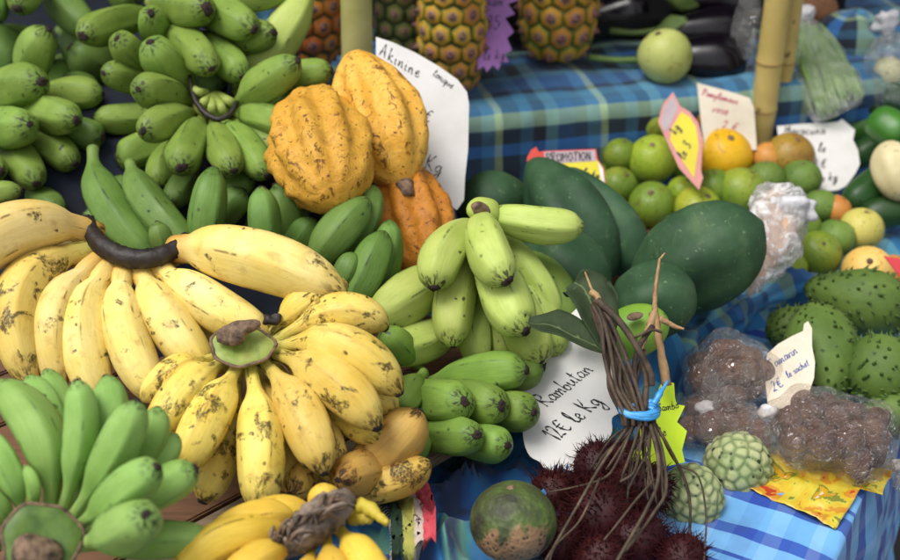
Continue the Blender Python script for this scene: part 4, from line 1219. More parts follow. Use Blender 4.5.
# ------------------------------------------------------------------ brown and green round fruit
def sapote_mat():
    k = NT('corky_sapote_skin')
    co = k.n('TexCoord').outputs['Object']
    sx = k.n('SeparateXYZ', {0: co})
    n = k.noise(co, 30, 5, .6, .4)
    g = k.ramp(n, [(0.35, lin('2e2c22')), (0.55, lin('4a5a28')), (0.75, lin('5c7a30'))])
    f = k.math('ADD', k.math('MULTIPLY', sx.outputs[2], -20.0), k.math('ADD', k.math('MULTIPLY', sx.outputs[1], -22.0), k.math('ADD', -.55, k.math('MULTIPLY', k.math('SUBTRACT', n, .5), 2.6))))
    vo = k.n('TexVoronoi', {'Vector': co, 'Scale': 190.0})
    br = k.mix(k.mr(vo.outputs['Distance'], .38, .22, 0, .85), k.ramp(k.noise(co, 60, 4), [(.3, lin('7a5a40')), (.7, lin('9a7a58'))]), lin('33221a'))
    col = k.mix(k.mr(f, -.15, .1), g, br)
    return k.finish(col, .6, k.math('ADD', n, vo.outputs['Distance']), .5, .002)
MSAP = sapote_mat()
q = round_fruit(512, 522, 41, 1.27, MSAP, (.1, .3), .98, 'sapote', 'round brown and green corky fruit on the batik cloth beside the rambutans', 'sapote')

# ------------------------------------------------------------------ rambutans
MRB = fruit_mat('rambutan_skin', [(0.3, '1c0608'), (0.6, '3c0a10'), (0.85, '601018')], 30, None, .55)
MRS = fruit_mat('rambutan_hair', [(0.3, '1a0608'), (0.55, '380c12'), (0.85, '6c3a34')], 60, None, .7, spec=.15)
def rambutan_meshes(seed):
    r_ = random.Random(seed)
    V = []
    nr, ns = 18, 24
    for i in range(nr + 1):
        a = math.pi * i / nr
        for j in range(ns):
            b = 2 * math.pi * j / ns
            p = Vector((math.sin(a) * math.cos(b), math.sin(a) * math.sin(b), math.cos(a) * 1.15))
            V.append(p * (1 + .06 * fnoise(p, 5, seed)))
    body = mesh_from(V, tube_faces(nr + 1, ns, False, False))
    parts = []
    n = 560
    for k in range(n):
        z = 1 - 2 * (k + .5) / n; th = k * 2.39996 + r_.uniform(-.2, .2); q = math.sqrt(1 - z * z)
        nv = Vector((q * math.cos(th), q * math.sin(th), z))
        p = Vector((nv.x, nv.y, nv.z * 1.15)) * .98
        L = r_.uniform(.16, .30)
        bendv = Vector((r_.uniform(-1, 1), r_.uniform(-1, 1), r_.uniform(-1, 1))) * .34
        x = nv.orthogonal().normalized(); y = nv.cross(x)
        VV = []
        for h, rr in ((-.1, .034), (.4, .024), (.8, .015)):
            for a in range(4):
                VV.append(p + nv * L * h + bendv * h * h + (x * math.cos(a * 1.571) + y * math.sin(a * 1.571)) * rr)
        VV.append(p + nv * L + bendv * 1.3)
        parts.append((np.array([tuple(u) for u in VV]), tube_faces(3, 4, False, False) + [(8 + a, 8 + (a + 1) % 4, 12) for a in range(4)]))
    v, f = join(parts)
    hair = mesh_from(v, f)
    body.materials.append(MRB); hair.materials.append(MRS)
    return body, hair
RM = [rambutan_meshes(s) for s in range(3)]
for i, (x_, y_, r, d) in enumerate(((602, 514, 30, 1.33), (640, 488, 27, 1.37), (636, 540, 27, 1.31), (553, 492, 22, 1.40), (596, 468, 23, 1.43), (682, 558, 23, 1.29), (560, 540, 25, 1.31), (628, 462, 22, 1.43), (600, 562, 26, 1.28), (572, 502, 22, 1.41))):
    b, h = RM[i % 3]
    o = link('rambutan', b, None, None, D(x_, y_, d))
    s = r * m_per_px(d)
    o.scale = (s, s, s); o.rotation_euler = (random.uniform(0, 6), random.uniform(0, 6), random.uniform(0, 6))
    if (x_, y_) == (682, 558): tag(o, 'dark red rambutan lying apart on the light striped cloth', 'rambutan', 'hairy rambutans below the tied stems')
    elif (x_, y_) == (602, 514): tag(o, 'plump dark red rambutan in the middle of the bunch, crossed by one long stem', 'rambutan', 'hairy rambutans below the tied stems')
    elif (x_, y_) == (553, 490): tag(o, 'dark red rambutan under the bottom edge of the Rambutan card', 'rambutan', 'hairy rambutans below the tied stems')
    elif (x_, y_) == (560, 540): tag(o, 'dark red rambutan touching the round corky fruit', 'rambutan', 'hairy rambutans below the tied stems')
    elif (x_, y_) == (640, 488): tag(o, 'dark red rambutan close to the greyish custard apple', 'rambutan', 'hairy rambutans below the tied stems')
    else: tag(o, 'dark red hairy rambutan in the bunch below the tied stems', 'rambutan', 'hairy rambutans below the tied stems')
    hh_ = link('hairs', h, None, o); hh_['kind'] = 'stuff'

# stems of the rambutan bunch
MSTEM = fruit_mat('rambutan_stem_bark', [(0.3, '2a2019'), (0.55, '4e4034'), (0.8, '786653')], 40, '2e2018', .7, 200, .5, sscale=200, sdens=.2)
MSTEMP = fruit_mat('split_pale_stem', [(0.3, '8c6c44'), (0.55, 'a88a60'), (0.8, '6e5234')], 50, None, .6, 160, .5)
MTIE = plain_mat('blue_tie_plastic', '2f8cd0', .35, '58a8e0', 40, 90, .3)
bun = empty('stem_bundle', D(638, 470, 1.36), 'bundle of brown rambutan stems bound with a blue plastic tie', 'bundle')
b0 = np.array(bun.location)
def stem(pts, r0, r1, mat=MSTEM, ns=8, name='stem'):
    v, f = tube_mesh(catmull([D(*p) for p in pts], 7), np.array([r0, (r0 + r1) / 2, r1]) * .76, ns, .05, True, len(bun.children))
    return link(name, mesh_from(v - b0, f), mat, bun)
for k_ in range(11):
    o_ = (k_ - 5) * 1.7; dd = .007 * math.cos(k_ * 2.4)
    stem(((596 + o_ * .5, 298 + abs(o_), 1.36 + dd * .5), (605 + o_ * .9 + 3 * math.sin(k_ * 1.7), 325, 1.345 + dd), (614 + o_ * 1.2 + 4 * math.cos(k_ * 2), 355, 1.335 + dd), (622 + o_ * 1.5 + 5 * math.sin(k_ * 3), 388, 1.325 + dd), (634 + o_ * 1.5, 414, 1.318 + dd), (636 + o_ * 1.5, 426, 1.318 + dd)), .0031, .0026)
stem(((600, 310, 1.355), (612, 345, 1.345), (622, 370, 1.335), (640, 416, 1.325)), .005, .005)
stem(((597, 300, 1.35), (620, 322, 1.34), (640, 352, 1.33), (650, 372, 1.33), (652, 386, 1.33)), .005, .004)
stem(((640, 352, 1.335), (646, 380, 1.335), (644, 412, 1.32)), .003, .005)
stem(((630, 340, 1.37), (640, 335, 1.36), (652, 330, 1.36), (662, 332, 1.36)), .002, .002)
stem(((653, 326, 1.37), (640, 345, 1.36), (634, 372, 1.35), (640, 412, 1.33)), .004, .004)
stem(((645, 350, 1.37), (636, 380, 1.35), (634, 414, 1.33)), .003, .004)
stem(((585, 272, 1.385), (592, 290, 1.37), (597, 300, 1.362)), .0012, .003, MSTEMP)
stem(((591, 292, 1.36), (597, 296, 1.355), (600, 304, 1.352)), .005, .004, MSTEMP)
# lower stems fanning to the fruits
for pts, r0, r1 in (
    (((630, 424, 1.32), (614, 446, 1.31), (598, 470, 1.29), (575, 510, 1.27), (545, 562, 1.24)), .0035, .003),
    (((634, 424, 1.315), (618, 460, 1.31), (604, 478, 1.30), (575, 487, 1.33), (548, 492, 1.34)), .003, .002),
    (((640, 424, 1.315), (632, 450, 1.31), (622, 476, 1.31)), .0035, .003),
    (((644, 424, 1.315), (640, 448, 1.31), (634, 472, 1.31), (620, 482, 1.31)), .003, .003),
    (((650, 424, 1.315), (657, 450, 1.30), (658, 480, 1.28), (646, 510, 1.26), (614, 566, 1.22)), .0042, .0035),
    (((652, 422, 1.32), (662, 450, 1.31), (666, 490, 1.28), (652, 515, 1.265), (625, 552, 1.24)), .004, .003),
    (((654, 422, 1.325), (668, 446, 1.32), (684, 478, 1.33), (690, 505, 1.325), (689, 545, 1.30)), .0036, .003),
    (((656, 424, 1.325), (676, 462, 1.33), (698, 476, 1.33), (706, 515, 1.31), (704, 562, 1.27)), .0026, .002),
    (((654, 480, 1.285), (636, 500, 1.26), (614, 528, 1.25), (604, 540, 1.25)), .0028, .002),
    (((636, 424, 1.32), (626, 440, 1.33), (606, 470, 1.33)), .003, .003),
    (((646, 424, 1.32), (650, 446, 1.32), (640, 466, 1.31), (628, 490, 1.30)), .003, .002),
    (((642, 424, 1.325), (644, 470, 1.32), (648, 500, 1.31)), .003, .002),
    (((600, 478, 1.30), (580, 520, 1.27), (556, 545, 1.25), (548, 566, 1.24)), .0025, .002),
    (((628, 426, 1.325), (610, 440, 1.34), (590, 470, 1.36)), .0025, .002)):
    stem(pts, r0 * .66, r1 * .62)
for k_ in range(12):
    a0 = random.uniform(622, 656); a1 = a0 + random.uniform(-34, 26); e1 = random.uniform(470, 512)
    stem(((a0, 412, 1.325), (a0 + random.uniform(-3, 3), 432, 1.318), ((a0 + a1) / 2 + random.uniform(-5, 5), 452, 1.315), (a1, e1, 1.315)), .0022, .0013)
# blue tie: several turns
for i in range(6):
    c = np.array(D(639, 407 + i * 2.2, 1.322))
    pth = [c + np.array((math.cos(a) * .0185, math.sin(a) * .010, math.sin(a + i) * .002 + .0015 * i)) for a in np.linspace(0, 2 * math.pi, 25)]
    v, f = tube_mesh(np.array(pth), .0028, 7, .1, True, i)
    link('blue_tie', mesh_from(v - b0, f), MTIE, bun)
v, f = tube_mesh(catmull([D(*q) for q in ((654, 404, 1.31), (660, 394, 1.312), (668, 380, 1.33))], 6), [.004, .003, .001], 7, .15)
link('blue_tie', mesh_from(v - b0, f), MTIE, bun)
# dry forked twig holding the neon tag
tw = empty('dry_twig', D(664, 385, 1.39), 'dry tan forked twig standing up with the neon tag', 'twig')
for pts, r0, r1 in ((((660, 258, 1.41), (656, 285, 1.405), (655, 312, 1.40), (660, 345, 1.39), (667, 386, 1.385)), .0014, .0052), (((665, 253, 1.41), (660, 259, 1.41)), .0009, .0016), (((655, 312, 1.40), (648, 330, 1.395), (640, 350, 1.39)), .005, .003), (((659, 318, 1.40), (674, 326, 1.40), (684, 329, 1.395)), .004, .0012)):
    v, f = tube_mesh(catmull([D(*p) for p in pts], 7), np.array([r0, (r0 + r1) / 2, r1]), 7, .12, True, 3)
    link('twig', mesh_from(v - np.array(tw.location), f), MSTEMP, tw)

# leaves
def leaf_mat(name, a, b):
    k = NT(name)
    co, rnd = k.objcoord()
    s = k.n('Attribute', attribute_name='vein').outputs['Fac']
    col = k.mix(k.mr(k.noise(co, 30, 4), .3, .7), lin(a), lin(b))
    col = k.mix(k.mr(s, .82, 1.0, 0, .45), col, lin('8a9a6a'))
    return k.finish(col, .7, s, .4, .001, **{'Specular IOR Level': .2})
MLF = leaf_mat('rambutan_leaf', '222e1c', '3a482e')
def leaf(pts, widths, label, up=(0, -.4, 1), fold=.3):
    path = catmull([D(*p) for p in pts], 8); n = len(path)
    W = np.interp(np.linspace(0, 1, n), np.linspace(0, 1, len(widths)), widths)
    tg = np.gradient(path, axis=0); tg /= np.linalg.norm(tg, axis=1)[:, None]
    u = np.array(Vector(up).normalized())
    V = []; ve = []
    m = 9
    for i in range(n):
        side = np.cross(tg[i], u); side /= np.linalg.norm(side); nn = np.cross(side, tg[i])
        for j in range(m):
            q = (j - (m - 1) / 2) / ((m - 1) / 2)
            V.append(path[i] + side * q * W[i] + nn * (abs(q) * W[i] * fold + .0015 * math.sin(i * .5 + abs(q) * 2)))
            ve.append(max(1 - abs(q) * 5, .8 * max(0, math.cos((i + abs(q) * 3) * 1.3)) ** 4) if abs(q) < .95 else 0)
    F = [(i * m + j, i * m + j + 1, (i + 1) * m + j + 1, (i + 1) * m + j) for i in range(n - 1) for j in range(m - 1)]
    c = np.array(V[len(V) // 2])
    o = link('leaf', mesh_from(np.array(V) - c, F, True, {'vein': ve}), MLF, None, Vector(c))
    md = o.modifiers.new('thickness', 'SOLIDIFY'); md.thickness = .0006
    return tag(o, label, 'leaf')
leaf(((604, 350, 1.36), (598, 320, 1.375), (584, 290, 1.40), (574, 282, 1.41)), [.006, .022, .026, .010], 'dull green leaf standing up behind the rambutan stem', (0.35, -1, .35), .35)
leaf(((606, 354, 1.355), (580, 338, 1.36), (550, 326, 1.37), (528, 322, 1.385)), [.004, .016, .020, .004], 'dark folded leaf drooping over the handwritten card', (0.2, -.3, 1), .45)
leaf(((606, 330, 1.37), (608, 300, 1.39), (606, 282, 1.40)), [.006, .012, .005], 'small leaf tip beside the broken rambutan stem', (-.3, -1, .3), .2)
# ------------------------------------------------------------------ price cards with handwriting
GL = {
 'R': (1.3, [[(.15, 0), (.25, 1), (.3, 2.1)], [(0, 1.7), (.4, 2.2), (.95, 2.0), (.9, 1.4), (.35, 1.1), (.8, .5), (1.25, 0)]]),
 'a': (1.0, [[(.8, .85), (.4, 1.0), (.1, .5), (.3, .05), (.7, .35), (.82, .95), (.8, .2), (1.0, .05)]]),
 'm': (1.4, [[(.05, .9), (.12, .4), (.12, 0), (.2, .6), (.45, .95), (.58, .6), (.56, 0), (.68, .6), (.95, .95), (1.08, .5), (1.1, .1), (1.3, .1)]]),
 'b': (.9, [[(.25, 2.1), (.12, 1.0), (.15, .1), (.5, .0), (.75, .45), (.5, .9), (.2, .6)]]),
 'o': (.9, [[(.55, .95), (.15, .7), (.2, .1), (.6, .1), (.75, .6), (.5, .95), (.9, .9)]]),
 'u': (1.0, [[(.08, .9), (.1, .25), (.35, .02), (.65, .4), (.72, .9), (.74, .2), (.95, .05)]]),
 't': (.7, [[(.35, 1.9), (.28, .8), (.32, .1), (.6, .05)], [(.0, 1.25), (.7, 1.4)]]),
 'n': (1.0, [[(.08, .9), (.14, .4), (.14, 0), (.25, .6), (.55, .95), (.7, .5), (.72, .1), (.95, .1)]]),
 'l': (.6, [[(.05, .3), (.4, 1.5), (.35, 2.1), (.15, 1.7), (.15, .4), (.35, .0), (.6, .2)]]),
 'e': (.8, [[(.1, .45), (.6, .65), (.5, 1.0), (.15, .7), (.2, .1), (.5, 0), (.8, .3)]]),
 'K': (1.2, [[(.15, 2.1), (.12, 1), (.15, 0)], [(.95, 2.1), (.5, 1.3), (.2, 1.0), (.6, .5), (1.1, .0)]]),
 'k': (1.0, [[(.15, 2.1), (.12, 1), (.15, 0)], [(.75, 1.1), (.2, .6), (.5, .3), (.95, .0)]]),
 'g': (.95, [[(.75, .85), (.4, 1.0), (.1, .5), (.35, .1), (.7, .5), (.78, .9), (.75, -.4), (.45, -1.0), (.1, -.7), (.5, -.2), (.95, .2)]]),
 '1': (.6, [[(.1, 1.4), (.42, 2.0), (.4, 1.0), (.36, -.1)]]),
 '2': (1.0, [[(.1, 1.6), (.4, 2.05), (.75, 1.7), (.5, .8), (.1, .05), (.45, .15), (.9, .0)]]),
 'E': (1.2, [[(1.05, 1.8), (.6, 2.0), (.25, 1.4), (.25, .6), (.6, .05), (1.1, .3)], [(.0, 1.25), (.8, 1.3)], [(.0, .8), (.75, .85)]]),
 'T': (1.2, [[(.6, 2.0), (.55, 1.0), (.5, 0)], [(0, 1.9), (.6, 2.05), (1.25, 2.0)]]),
 'r': (.7, [[(.1, .9), (.15, .4), (.15, 0), (.25, .6), (.6, .95)]]),
 'i': (.4, [[(.12, .9), (.12, .3), (.18, .0), (.38, .1)], [(.18, 1.45), (.2, 1.5)]]),
 's': (.7, [[(.6, .9), (.2, .9), (.2, .6), (.55, .4), (.5, .05), (.1, .05)]]),
 'c': (.8, [[(.7, .85), (.35, 1.0), (.1, .5), (.3, .02), (.75, .2)]]),
 'h': (1.0, [[(.2, 2.1), (.12, 1), (.12, 0), (.25, .6), (.55, .95), (.7, .5), (.72, .1), (.95, .1)]]),
 'p': (.9, [[(.15, .95), (.12, 0), (.1, -1)], [(.15, .7), (.5, 1), (.75, .55), (.45, .05), (.15, .3)]]),
 'q': (.95, [[(.75, .85), (.4, 1.0), (.1, .5), (.35, .05), (.7, .5), (.78, .9), (.74, -.9)]]),
 'A': (1.3, [[(.0, .0), (.35, 1.2), (.6, 2.1), (.8, 1.0), (1.0, 0)], [(.2, .8), (.9, .85)]]),
 'G': (1.3, [[(1.1, 1.7), (.6, 2.0), (.15, 1.2), (.4, .1), (.95, .2), (1.05, .9), (.6, .9)]]),
 'S': (1.0, [[(.9, 1.8), (.4, 2.0), (.2, 1.5), (.7, 1.0), (.8, .4), (.4, 0), (.05, .3)]]),
 'P': (1.1, [[(.2, 0), (.2, 2)], [(.2, 2), (.8, 1.95), (.95, 1.5), (.7, 1.1), (.2, 1.0)]]),
 'O': (1.2, [[(.6, 2), (.15, 1.4), (.15, .6), (.6, 0), (1.0, .6), (1.0, 1.4), (.6, 2)]]),
 'M': (1.4, [[(.1, 0), (.2, 2)], [(.2, 2), (.65, .7)], [(.65, .7), (1.1, 2)], [(1.1, 2), (1.2, 0)]]),
 'I': (.4, [[(.2, 0), (.2, 2)]]),
 'N': (1.2, [[(.15, 0), (.15, 2)], [(.15, 2), (.95, 0)], [(.95, 0), (.95, 2)]]),
 '0': (1.0, [[(.5, 2), (.1, 1.3), (.15, .5), (.5, 0), (.85, .6), (.85, 1.4), (.5, 2)]]),
 '3': (1.0, [[(.1, 1.8), (.6, 2), (.75, 1.5), (.35, 1.1), (.8, .7), (.6, .05), (.1, .2)]]),
 '5': (1.0, [[(.85, 2), (.25, 2), (.2, 1.2), (.65, 1.3), (.85, .7), (.55, .02), (.1, .2)]]),
 '8': (1.0, [[(.5, 1.05), (.15, 1.5), (.5, 2), (.8, 1.5), (.5, 1.05), (.15, .5), (.5, 0), (.85, .5), (.5, 1.05)]]),
 ',': (.4, [[(.2, .1), (.15, -.3)]]), "'": (.4, [[(.2, 2), (.15, 1.6)]]), ' ': (.7, []), '.': (.4, [[(.15, .0), (.2, .08)]]),
}
class Card:
    """flat card in the plane of three (px, py, depth) points"""
    def __init__(self, a, b, c):
        A_, B_, C_ = D(*a), D(*b), D(*c)
        self.o = A_; self.n = (B_ - A_).cross(C_ - A_).normalized()
        if self.n.dot(CAM - A_) < 0: self.n = -self.n
    def pt(self, px, py, lift=0.0):
        r_ = ray(px, py)
        o = self.o + self.n * lift
        t_ = (o - CAM).dot(self.n) / r_.dot(self.n)
        return CAM + r_ * t_
def make_card(name, card, outline, mat, label, smooth_n=0, thick=.0012, cat='sign', curl=0.0, parent=None):
    pts = [card.pt(*p) for p in outline]
    if smooth_n:
        loop = [tuple(p) for p in pts]
        arr = catmull(loop + [loop[0]], smooth_n)[:-1]
        pts = [Vector(p) for p in arr]
    c = sum(pts, Vector()) / len(pts)
    n = len(pts)
    bm = bmesh.new()
    top = [bm.verts.new(p - c) for p in pts]
    bot = [bm.verts.new(p - c - card.n * thick) for p in pts]
    bm.faces.new(top); bm.faces.new(bot[::-1])
    for i in range(n): bm.faces.new((top[i], bot[i], bot[(i + 1) % n], top[(i + 1) % n]))
    bmesh.ops.recalc_face_normals(bm, faces=bm.faces[:])
    me = bpy.data.meshes.new(name); bm.to_mesh(me); bm.free()
    base = Vector(parent.location) if parent else Vector((0, 0, 0))
    o = link(name, me, mat, parent, c - base)
    if label: tag(o, label, cat)
    return o
def ribbon(parts, pts3, w, nrm_, seed=0):
    arr = catmull([tuple(p) for p in pts3], 5) if len(pts3) > 2 else np.array([tuple(pts3[0]), tuple(pts3[1])])
    tg = np.gradient(arr, axis=0); tg /= np.linalg.norm(tg, axis=1)[:, None] + 1e-9
    sd_ = np.cross(np.array(nrm_), tg)
    ww = w * (.75 + .35 * np.sin(np.arange(len(arr)) * .9 + seed))[:, None]
    V = np.concatenate([arr - sd_ * ww, arr + sd_ * ww]); m = len(arr)
    parts.append((V, [(i, i + 1, m + i + 1, m + i) for i in range(m - 1)]))
def write(card, obj, text, org, xdir, h, mat, w=.0007, slant=.25, sp=.18, jitter=.04, sx=1.0, name='lettering', up=None):
    """text on a card: org = px of the baseline start, xdir = px direction of the line, h = x-height in px"""
    r_ = random.Random(len(text) * 31 + int(org[0]))
    dx = np.array(xdir, float); dx /= np.linalg.norm(dx)
    upv = np.array((dx[1], -dx[0])) if up is None else np.array(up, float)
    x = 0.0; parts = []
    for ch_ in text:
        gw, st_ = GL[ch_]
        dy = r_.uniform(-jitter, jitter)
        for s in st_:
            pp_ = []
            for gx, gy in s:
                q = np.array(org) + dx * ((x + gx * sx + gy * slant) * h) + upv * ((gy + dy) * h)
                pp_.append(card.pt(q[0], q[1], .0004))
            ribbon(parts, pp_, w, card.n, r_.random() * 6)
        x += gw * sx + sp
    v, f = join(parts)
    c = np.array(obj.location)
    return link(name, mesh_from(v - c, f, False), mat, obj)
MPAPER = plain_mat('white_card', 'dedcda', .8, 'cac7c2', 14, 90, .25)
MPAPER2 = plain_mat('cream_card', 'dcd2c0', .8, 'c4b8a2', 14, 90, .25)
MINK = plain_mat('black_ink', '16161c', .6)
MINKB = plain_mat('blue_ink', '2c4a8c', .6)
MINKR = plain_mat('pink_ink', 'b0405c', .6)
MPURP = plain_mat('purple_card', 'a070b0', .8, '9060a0', 20)
MYEL = plain_mat('yellow_print', 'd8cc20', .6, 'c8b818', 20)
MNEON = plain_mat('neon_yellow_card', 'c4e01e', .65, 'b8d418', 20)
MRED = plain_mat('red_print', 'd03820', .6, 'c02c1c', 20)
MPINK = plain_mat('pink_print', 'd09088', .7, 'c08078', 40)
MGREY = plain_mat('grey_pink_print', 'b4a4a8', .7, 'a4949a', 40)

# big white card behind the cacao pods
c1 = Card((375, 40, 1.74), (465, 100, 1.74), (455, 208, 1.70))
s1 = make_card('price_card', c1, [(376, 37), (392, 42), (416, 53), (440, 67), (458, 80), (467, 92), (469, 104), (468, 150), (465, 178), (464, 200), (457, 210), (448, 204), (420, 205), (385, 190), (376, 120)], MPAPER, 'big white card with black handwriting behind the yellow cacao pod', 0)
write(c1, s1, 'Akinine', (379, 55), (1, .58), 6.0, MINK, .0009, -.2, .28)
write(c1, s1, 'tonique', (432, 75), (1, .70), 3.8, MINK, .0007, .05, .1)
write(c1, s1, '8 E', (410, 118), (1, .25), 6, MINK, .0009)
write(c1, s1, 'le Kg', (405, 162), (1, .35), 7.5, MINK, .0009, .05)
# rambutan card
c2 = Card((548, 345, 1.50), (612, 356, 1.50), (562, 472, 1.425))
s2 = make_card('price_card', c2, [(520, 352), (532, 338), (552, 336), (584, 346), (611, 357), (616, 372), (617, 390), (622, 402), (620, 412), (612, 418), (612, 432), (604, 444), (594, 452), (590, 464), (580, 472), (568, 470), (562, 468), (556, 474), (546, 470), (540, 462), (530, 456), (524, 442), (523, 425), (527, 412), (520, 395), (523, 375)], MPAPER, 'white scalloped card reading Rambutan 12 euro le Kg', 3)
write(c2, s2, 'Rambutan', (547, 407), (1, -.78), 8.0, MINK, .0009, -.45, .05, sx=.86)
write(c2, s2, '12E le Kg', (558, 441), (1, -.86), 9.0, MINK, .0010, -.45, .05, sx=.80)
write(c2, s2, 'g', (541, 366), (1, -.3), 6, MINK, .0008)
write(c2, s2, 'i', (553, 350), (1, -.3), 5, MINK, .0008)
# second white card peeping out behind the leaf
c2b = Card((560, 320, 1.47), (590, 320, 1.47), (575, 345, 1.45))
s2b = make_card('price_card', c2b, [(560, 320), (566, 316), (572, 313), (578, 307), (590, 318), (592, 334), (566, 334), (560, 328)], MPAPER, 'corner of a white card showing between leaf and mottled papaya', 0)
# purple star card
c3 = Card((482, 0, 1.975), (512, 0, 1.985), (500, 68, 1.955))
s3 = make_card('price_card', c3, [(478, -20), (520, -20), (514, -10), (519, 0), (508, 4), (515, 14), (505, 18), (514, 32), (507, 38), (512, 50), (505, 54), (509, 62), (502, 62), (498, 70), (493, 65), (487, 72), (484, 66), (478, 70), (476, 30)], MPURP, 'purple zigzag edged card hanging between two golden pineapples', 0)
write(c3, s3, '85', (485, 28), (1, .1), 6.5, MINK, .0010, .1)
write(c3, s3, 'le kg', (483, 60), (1, -.05), 4.5, MINK, .0008)
write(c3, s3, 'anan', (480, 6), (1, .0), 5, MINK, .0010)
# promotion card
c4 = Card((527, 160, 1.83), (600, 150, 1.83), (600, 186, 1.81))
s4 = make_card('promotion_card', c4, [(527, 158), (531, 150), (536, 147), (539, 152), (544, 151), (596, 149), (598, 160), (604, 168), (606, 186), (602, 186), (560, 190), (527, 175)], MRED, 'red and yellow printed promotion card behind the ridged papaya', 0)
def print_patch(card, o, poly, mat, name='printed_panel', lift=.0006):
    pts = [card.pt(p[0], p[1], lift) for p in poly]
    c = Vector(o.location)
    return link(name, mesh_from([p - c for p in pts], [tuple(range(len(pts)))], False), mat, o)
print_patch(c4, s4, [(538, 159), (596, 159), (603, 169), (604, 185), (560, 188), (535, 170)], MYEL)
print_patch(c4, s4, [(544, 152), (595, 150), (596, 161), (545, 164)], MGREY, lift=.0010)
print_patch(c4, s4, [(598, 161), (603, 169), (605, 185), (602, 185)], MPAPER, lift=.0012)
def write2(*a, **k): 
    global c4
    return write(*a, **k)
class Lift:
    def __init__(self, card, l): self.c = card; self.l = l; self.n = card.n
    def pt(self, x, y, lift=0): return self.c.pt(x, y, lift + self.l)
write(Lift(c4, .0012), s4, 'PROMOTION', (546, 162), (1, -.045), 4.2, MINK, .0010, .0, .10, .0, .98)
write(Lift(c4, .0012), s4, 'le kg', (582, 174), (1, .3), 3.5, MINK, .0010)
# yellow and pink card stuck in the limes
c5 = Card((662, 110, 1.93), (690, 130, 1.90), (700, 188, 1.86))
s5 = make_card('price_card', c5, [(658, 122), (663, 104), (673, 92), (680, 106), (690, 112), (698, 122), (703, 140), (701, 170), (703, 178), (699, 190), (690, 180), (679, 168), (668, 144)], MPINK, 'yellow card with a pink rim stuck among the limes', 0)
print_patch(c5, s5, [(672, 128), (681, 112), (690, 117), (696, 127), (699, 146), (694, 178), (682, 160), (670, 140)], MYEL)
print_patch(c5, s5, [(661, 122), (665, 106), (673, 96), (678, 108), (669, 128), (664, 132)], MGREY)
write(Lift(c5, .0006), s5, 'kg', (676, 135), (.5, -1), 4, MINK, .0012)
write(Lift(c5, .0006), s5, 'le 3', (684, 160), (.5, -1), 4.5, MINK, .0012)
# white card with pink writing
c6 = Card((698, 85, 2.02), (752, 100, 2.02), (700, 135, 1.98))
s6 = make_card('price_card', c6, [(697, 83), (728, 91), (750, 98), (754, 108), (757, 150), (706, 150), (702, 130)], MPAPER2, 'white card lettered in pink leaning on the thick bamboo pole', 0)
write(c6, s6, 'Pamplemous', (702, 95), (1, .27), 3.4, MINKR, .0010, .05, .1)
write(c6, s6, 'rose', (712, 112), (1, .2), 4.2, MINKR, .0010)
write(c6, s6, '2 E', (720, 130), (1, .2), 5, MINKR, .0010)
# torn white card on the right
c7 = Card((778, 126, 2.05), (850, 124, 2.05), (825, 190, 1.975))
s7 = make_card('price_card', c7, [(777, 126), (800, 124), (838, 122), (842, 119), (848, 124), (855, 130), (853, 140), (858, 150), (860, 164), (855, 174), (846, 186), (838, 190), (822, 192), (812, 180), (790, 180), (780, 150)], MPAPER, 'torn white card with black writing behind the russet fruit', 0)
write(c7, s7, 'maracuja', (784, 135), (1, -.02), 4.6, MINK, .0011, .1, .15) if 'j' in GL else write(c7, s7, 'Maracuna', (784, 135), (1, -.02), 4.6, MINK, .0011, .1, .15)
write(c7, s7, 'le', (818, 152), (1, .0), 4.5, MINK, .0011)
write(c7, s7, '2 E', (812, 168), (1, -.02), 4.2, MINK, .0011)
write(c7, s7, 'le kg', (818, 182), (1, -.08), 4, MINK, .0011)
# tamarind card
c8 = Card((767, 352, 1.57), (812, 325, 1.57), (780, 412, 1.525))
s8 = make_card('price_card', c8, [(767, 354), (778, 344), (792, 336), (803, 331), (804, 324), (808, 321), (812, 328), (812, 346), (815, 362), (814, 378), (809, 392), (804, 402), (790, 408), (779, 414), (769, 413), (767, 398), (765, 378)], MPAPER2, 'cream card with blue writing standing on the tamarind bags', 0)
write(c8, s8, 'Tamarin', (771, 370), (1, -.64), 4.6, MINKB, .0008, .1, .05)
write(c8, s8, 'pays', (784, 367), (1, -.64), 2.2, MINKB, .0006) if 'y' in GL else None
write(c8, s8, '2E', (774, 392), (1, -.6), 5, MINKB, .0008, .1)
write(c8, s8, 'le sachet', (788, 378), (1, -.62), 3.4, MINKB, .0007, .1, .05)
# neon tag
c9 = Card((650, 390, 1.41), (680, 400, 1.41), (665, 470, 1.38))
s9 = make_card('neon_tag', c9, [(659, 388), (663, 381), (674, 383), (675, 398), (677, 404), (685, 406), (677, 422), (687, 431), (682, 450), (685, 462), (668, 466), (660, 476), (650, 474), (640, 472), (632, 460), (640, 430), (636, 420), (648, 404), (657, 400)], MNEON, 'neon yellow zigzag tag behind the tied rambutan stems', 0)
write(c9, s9, 'Jambo' if 'J' in GL else 'Sambo', (658, 412), (1, -.2), 4.0, MINK, .0006, .1, .05)
write(c9, s9, 'le', (660, 437), (1, -.3), 4.5, MINK, .0006, .1)
# red corner of a card on the far right
c10 = Card((886, 255, 1.74), (905, 262, 1.74), (902, 282, 1.73))
make_card('price_card', c10, [(884, 256), (908, 260), (908, 285), (898, 274)], plain_mat('red_card', 'c83c44', .7), 'corner of a red card beside the golden round fruit', 0)

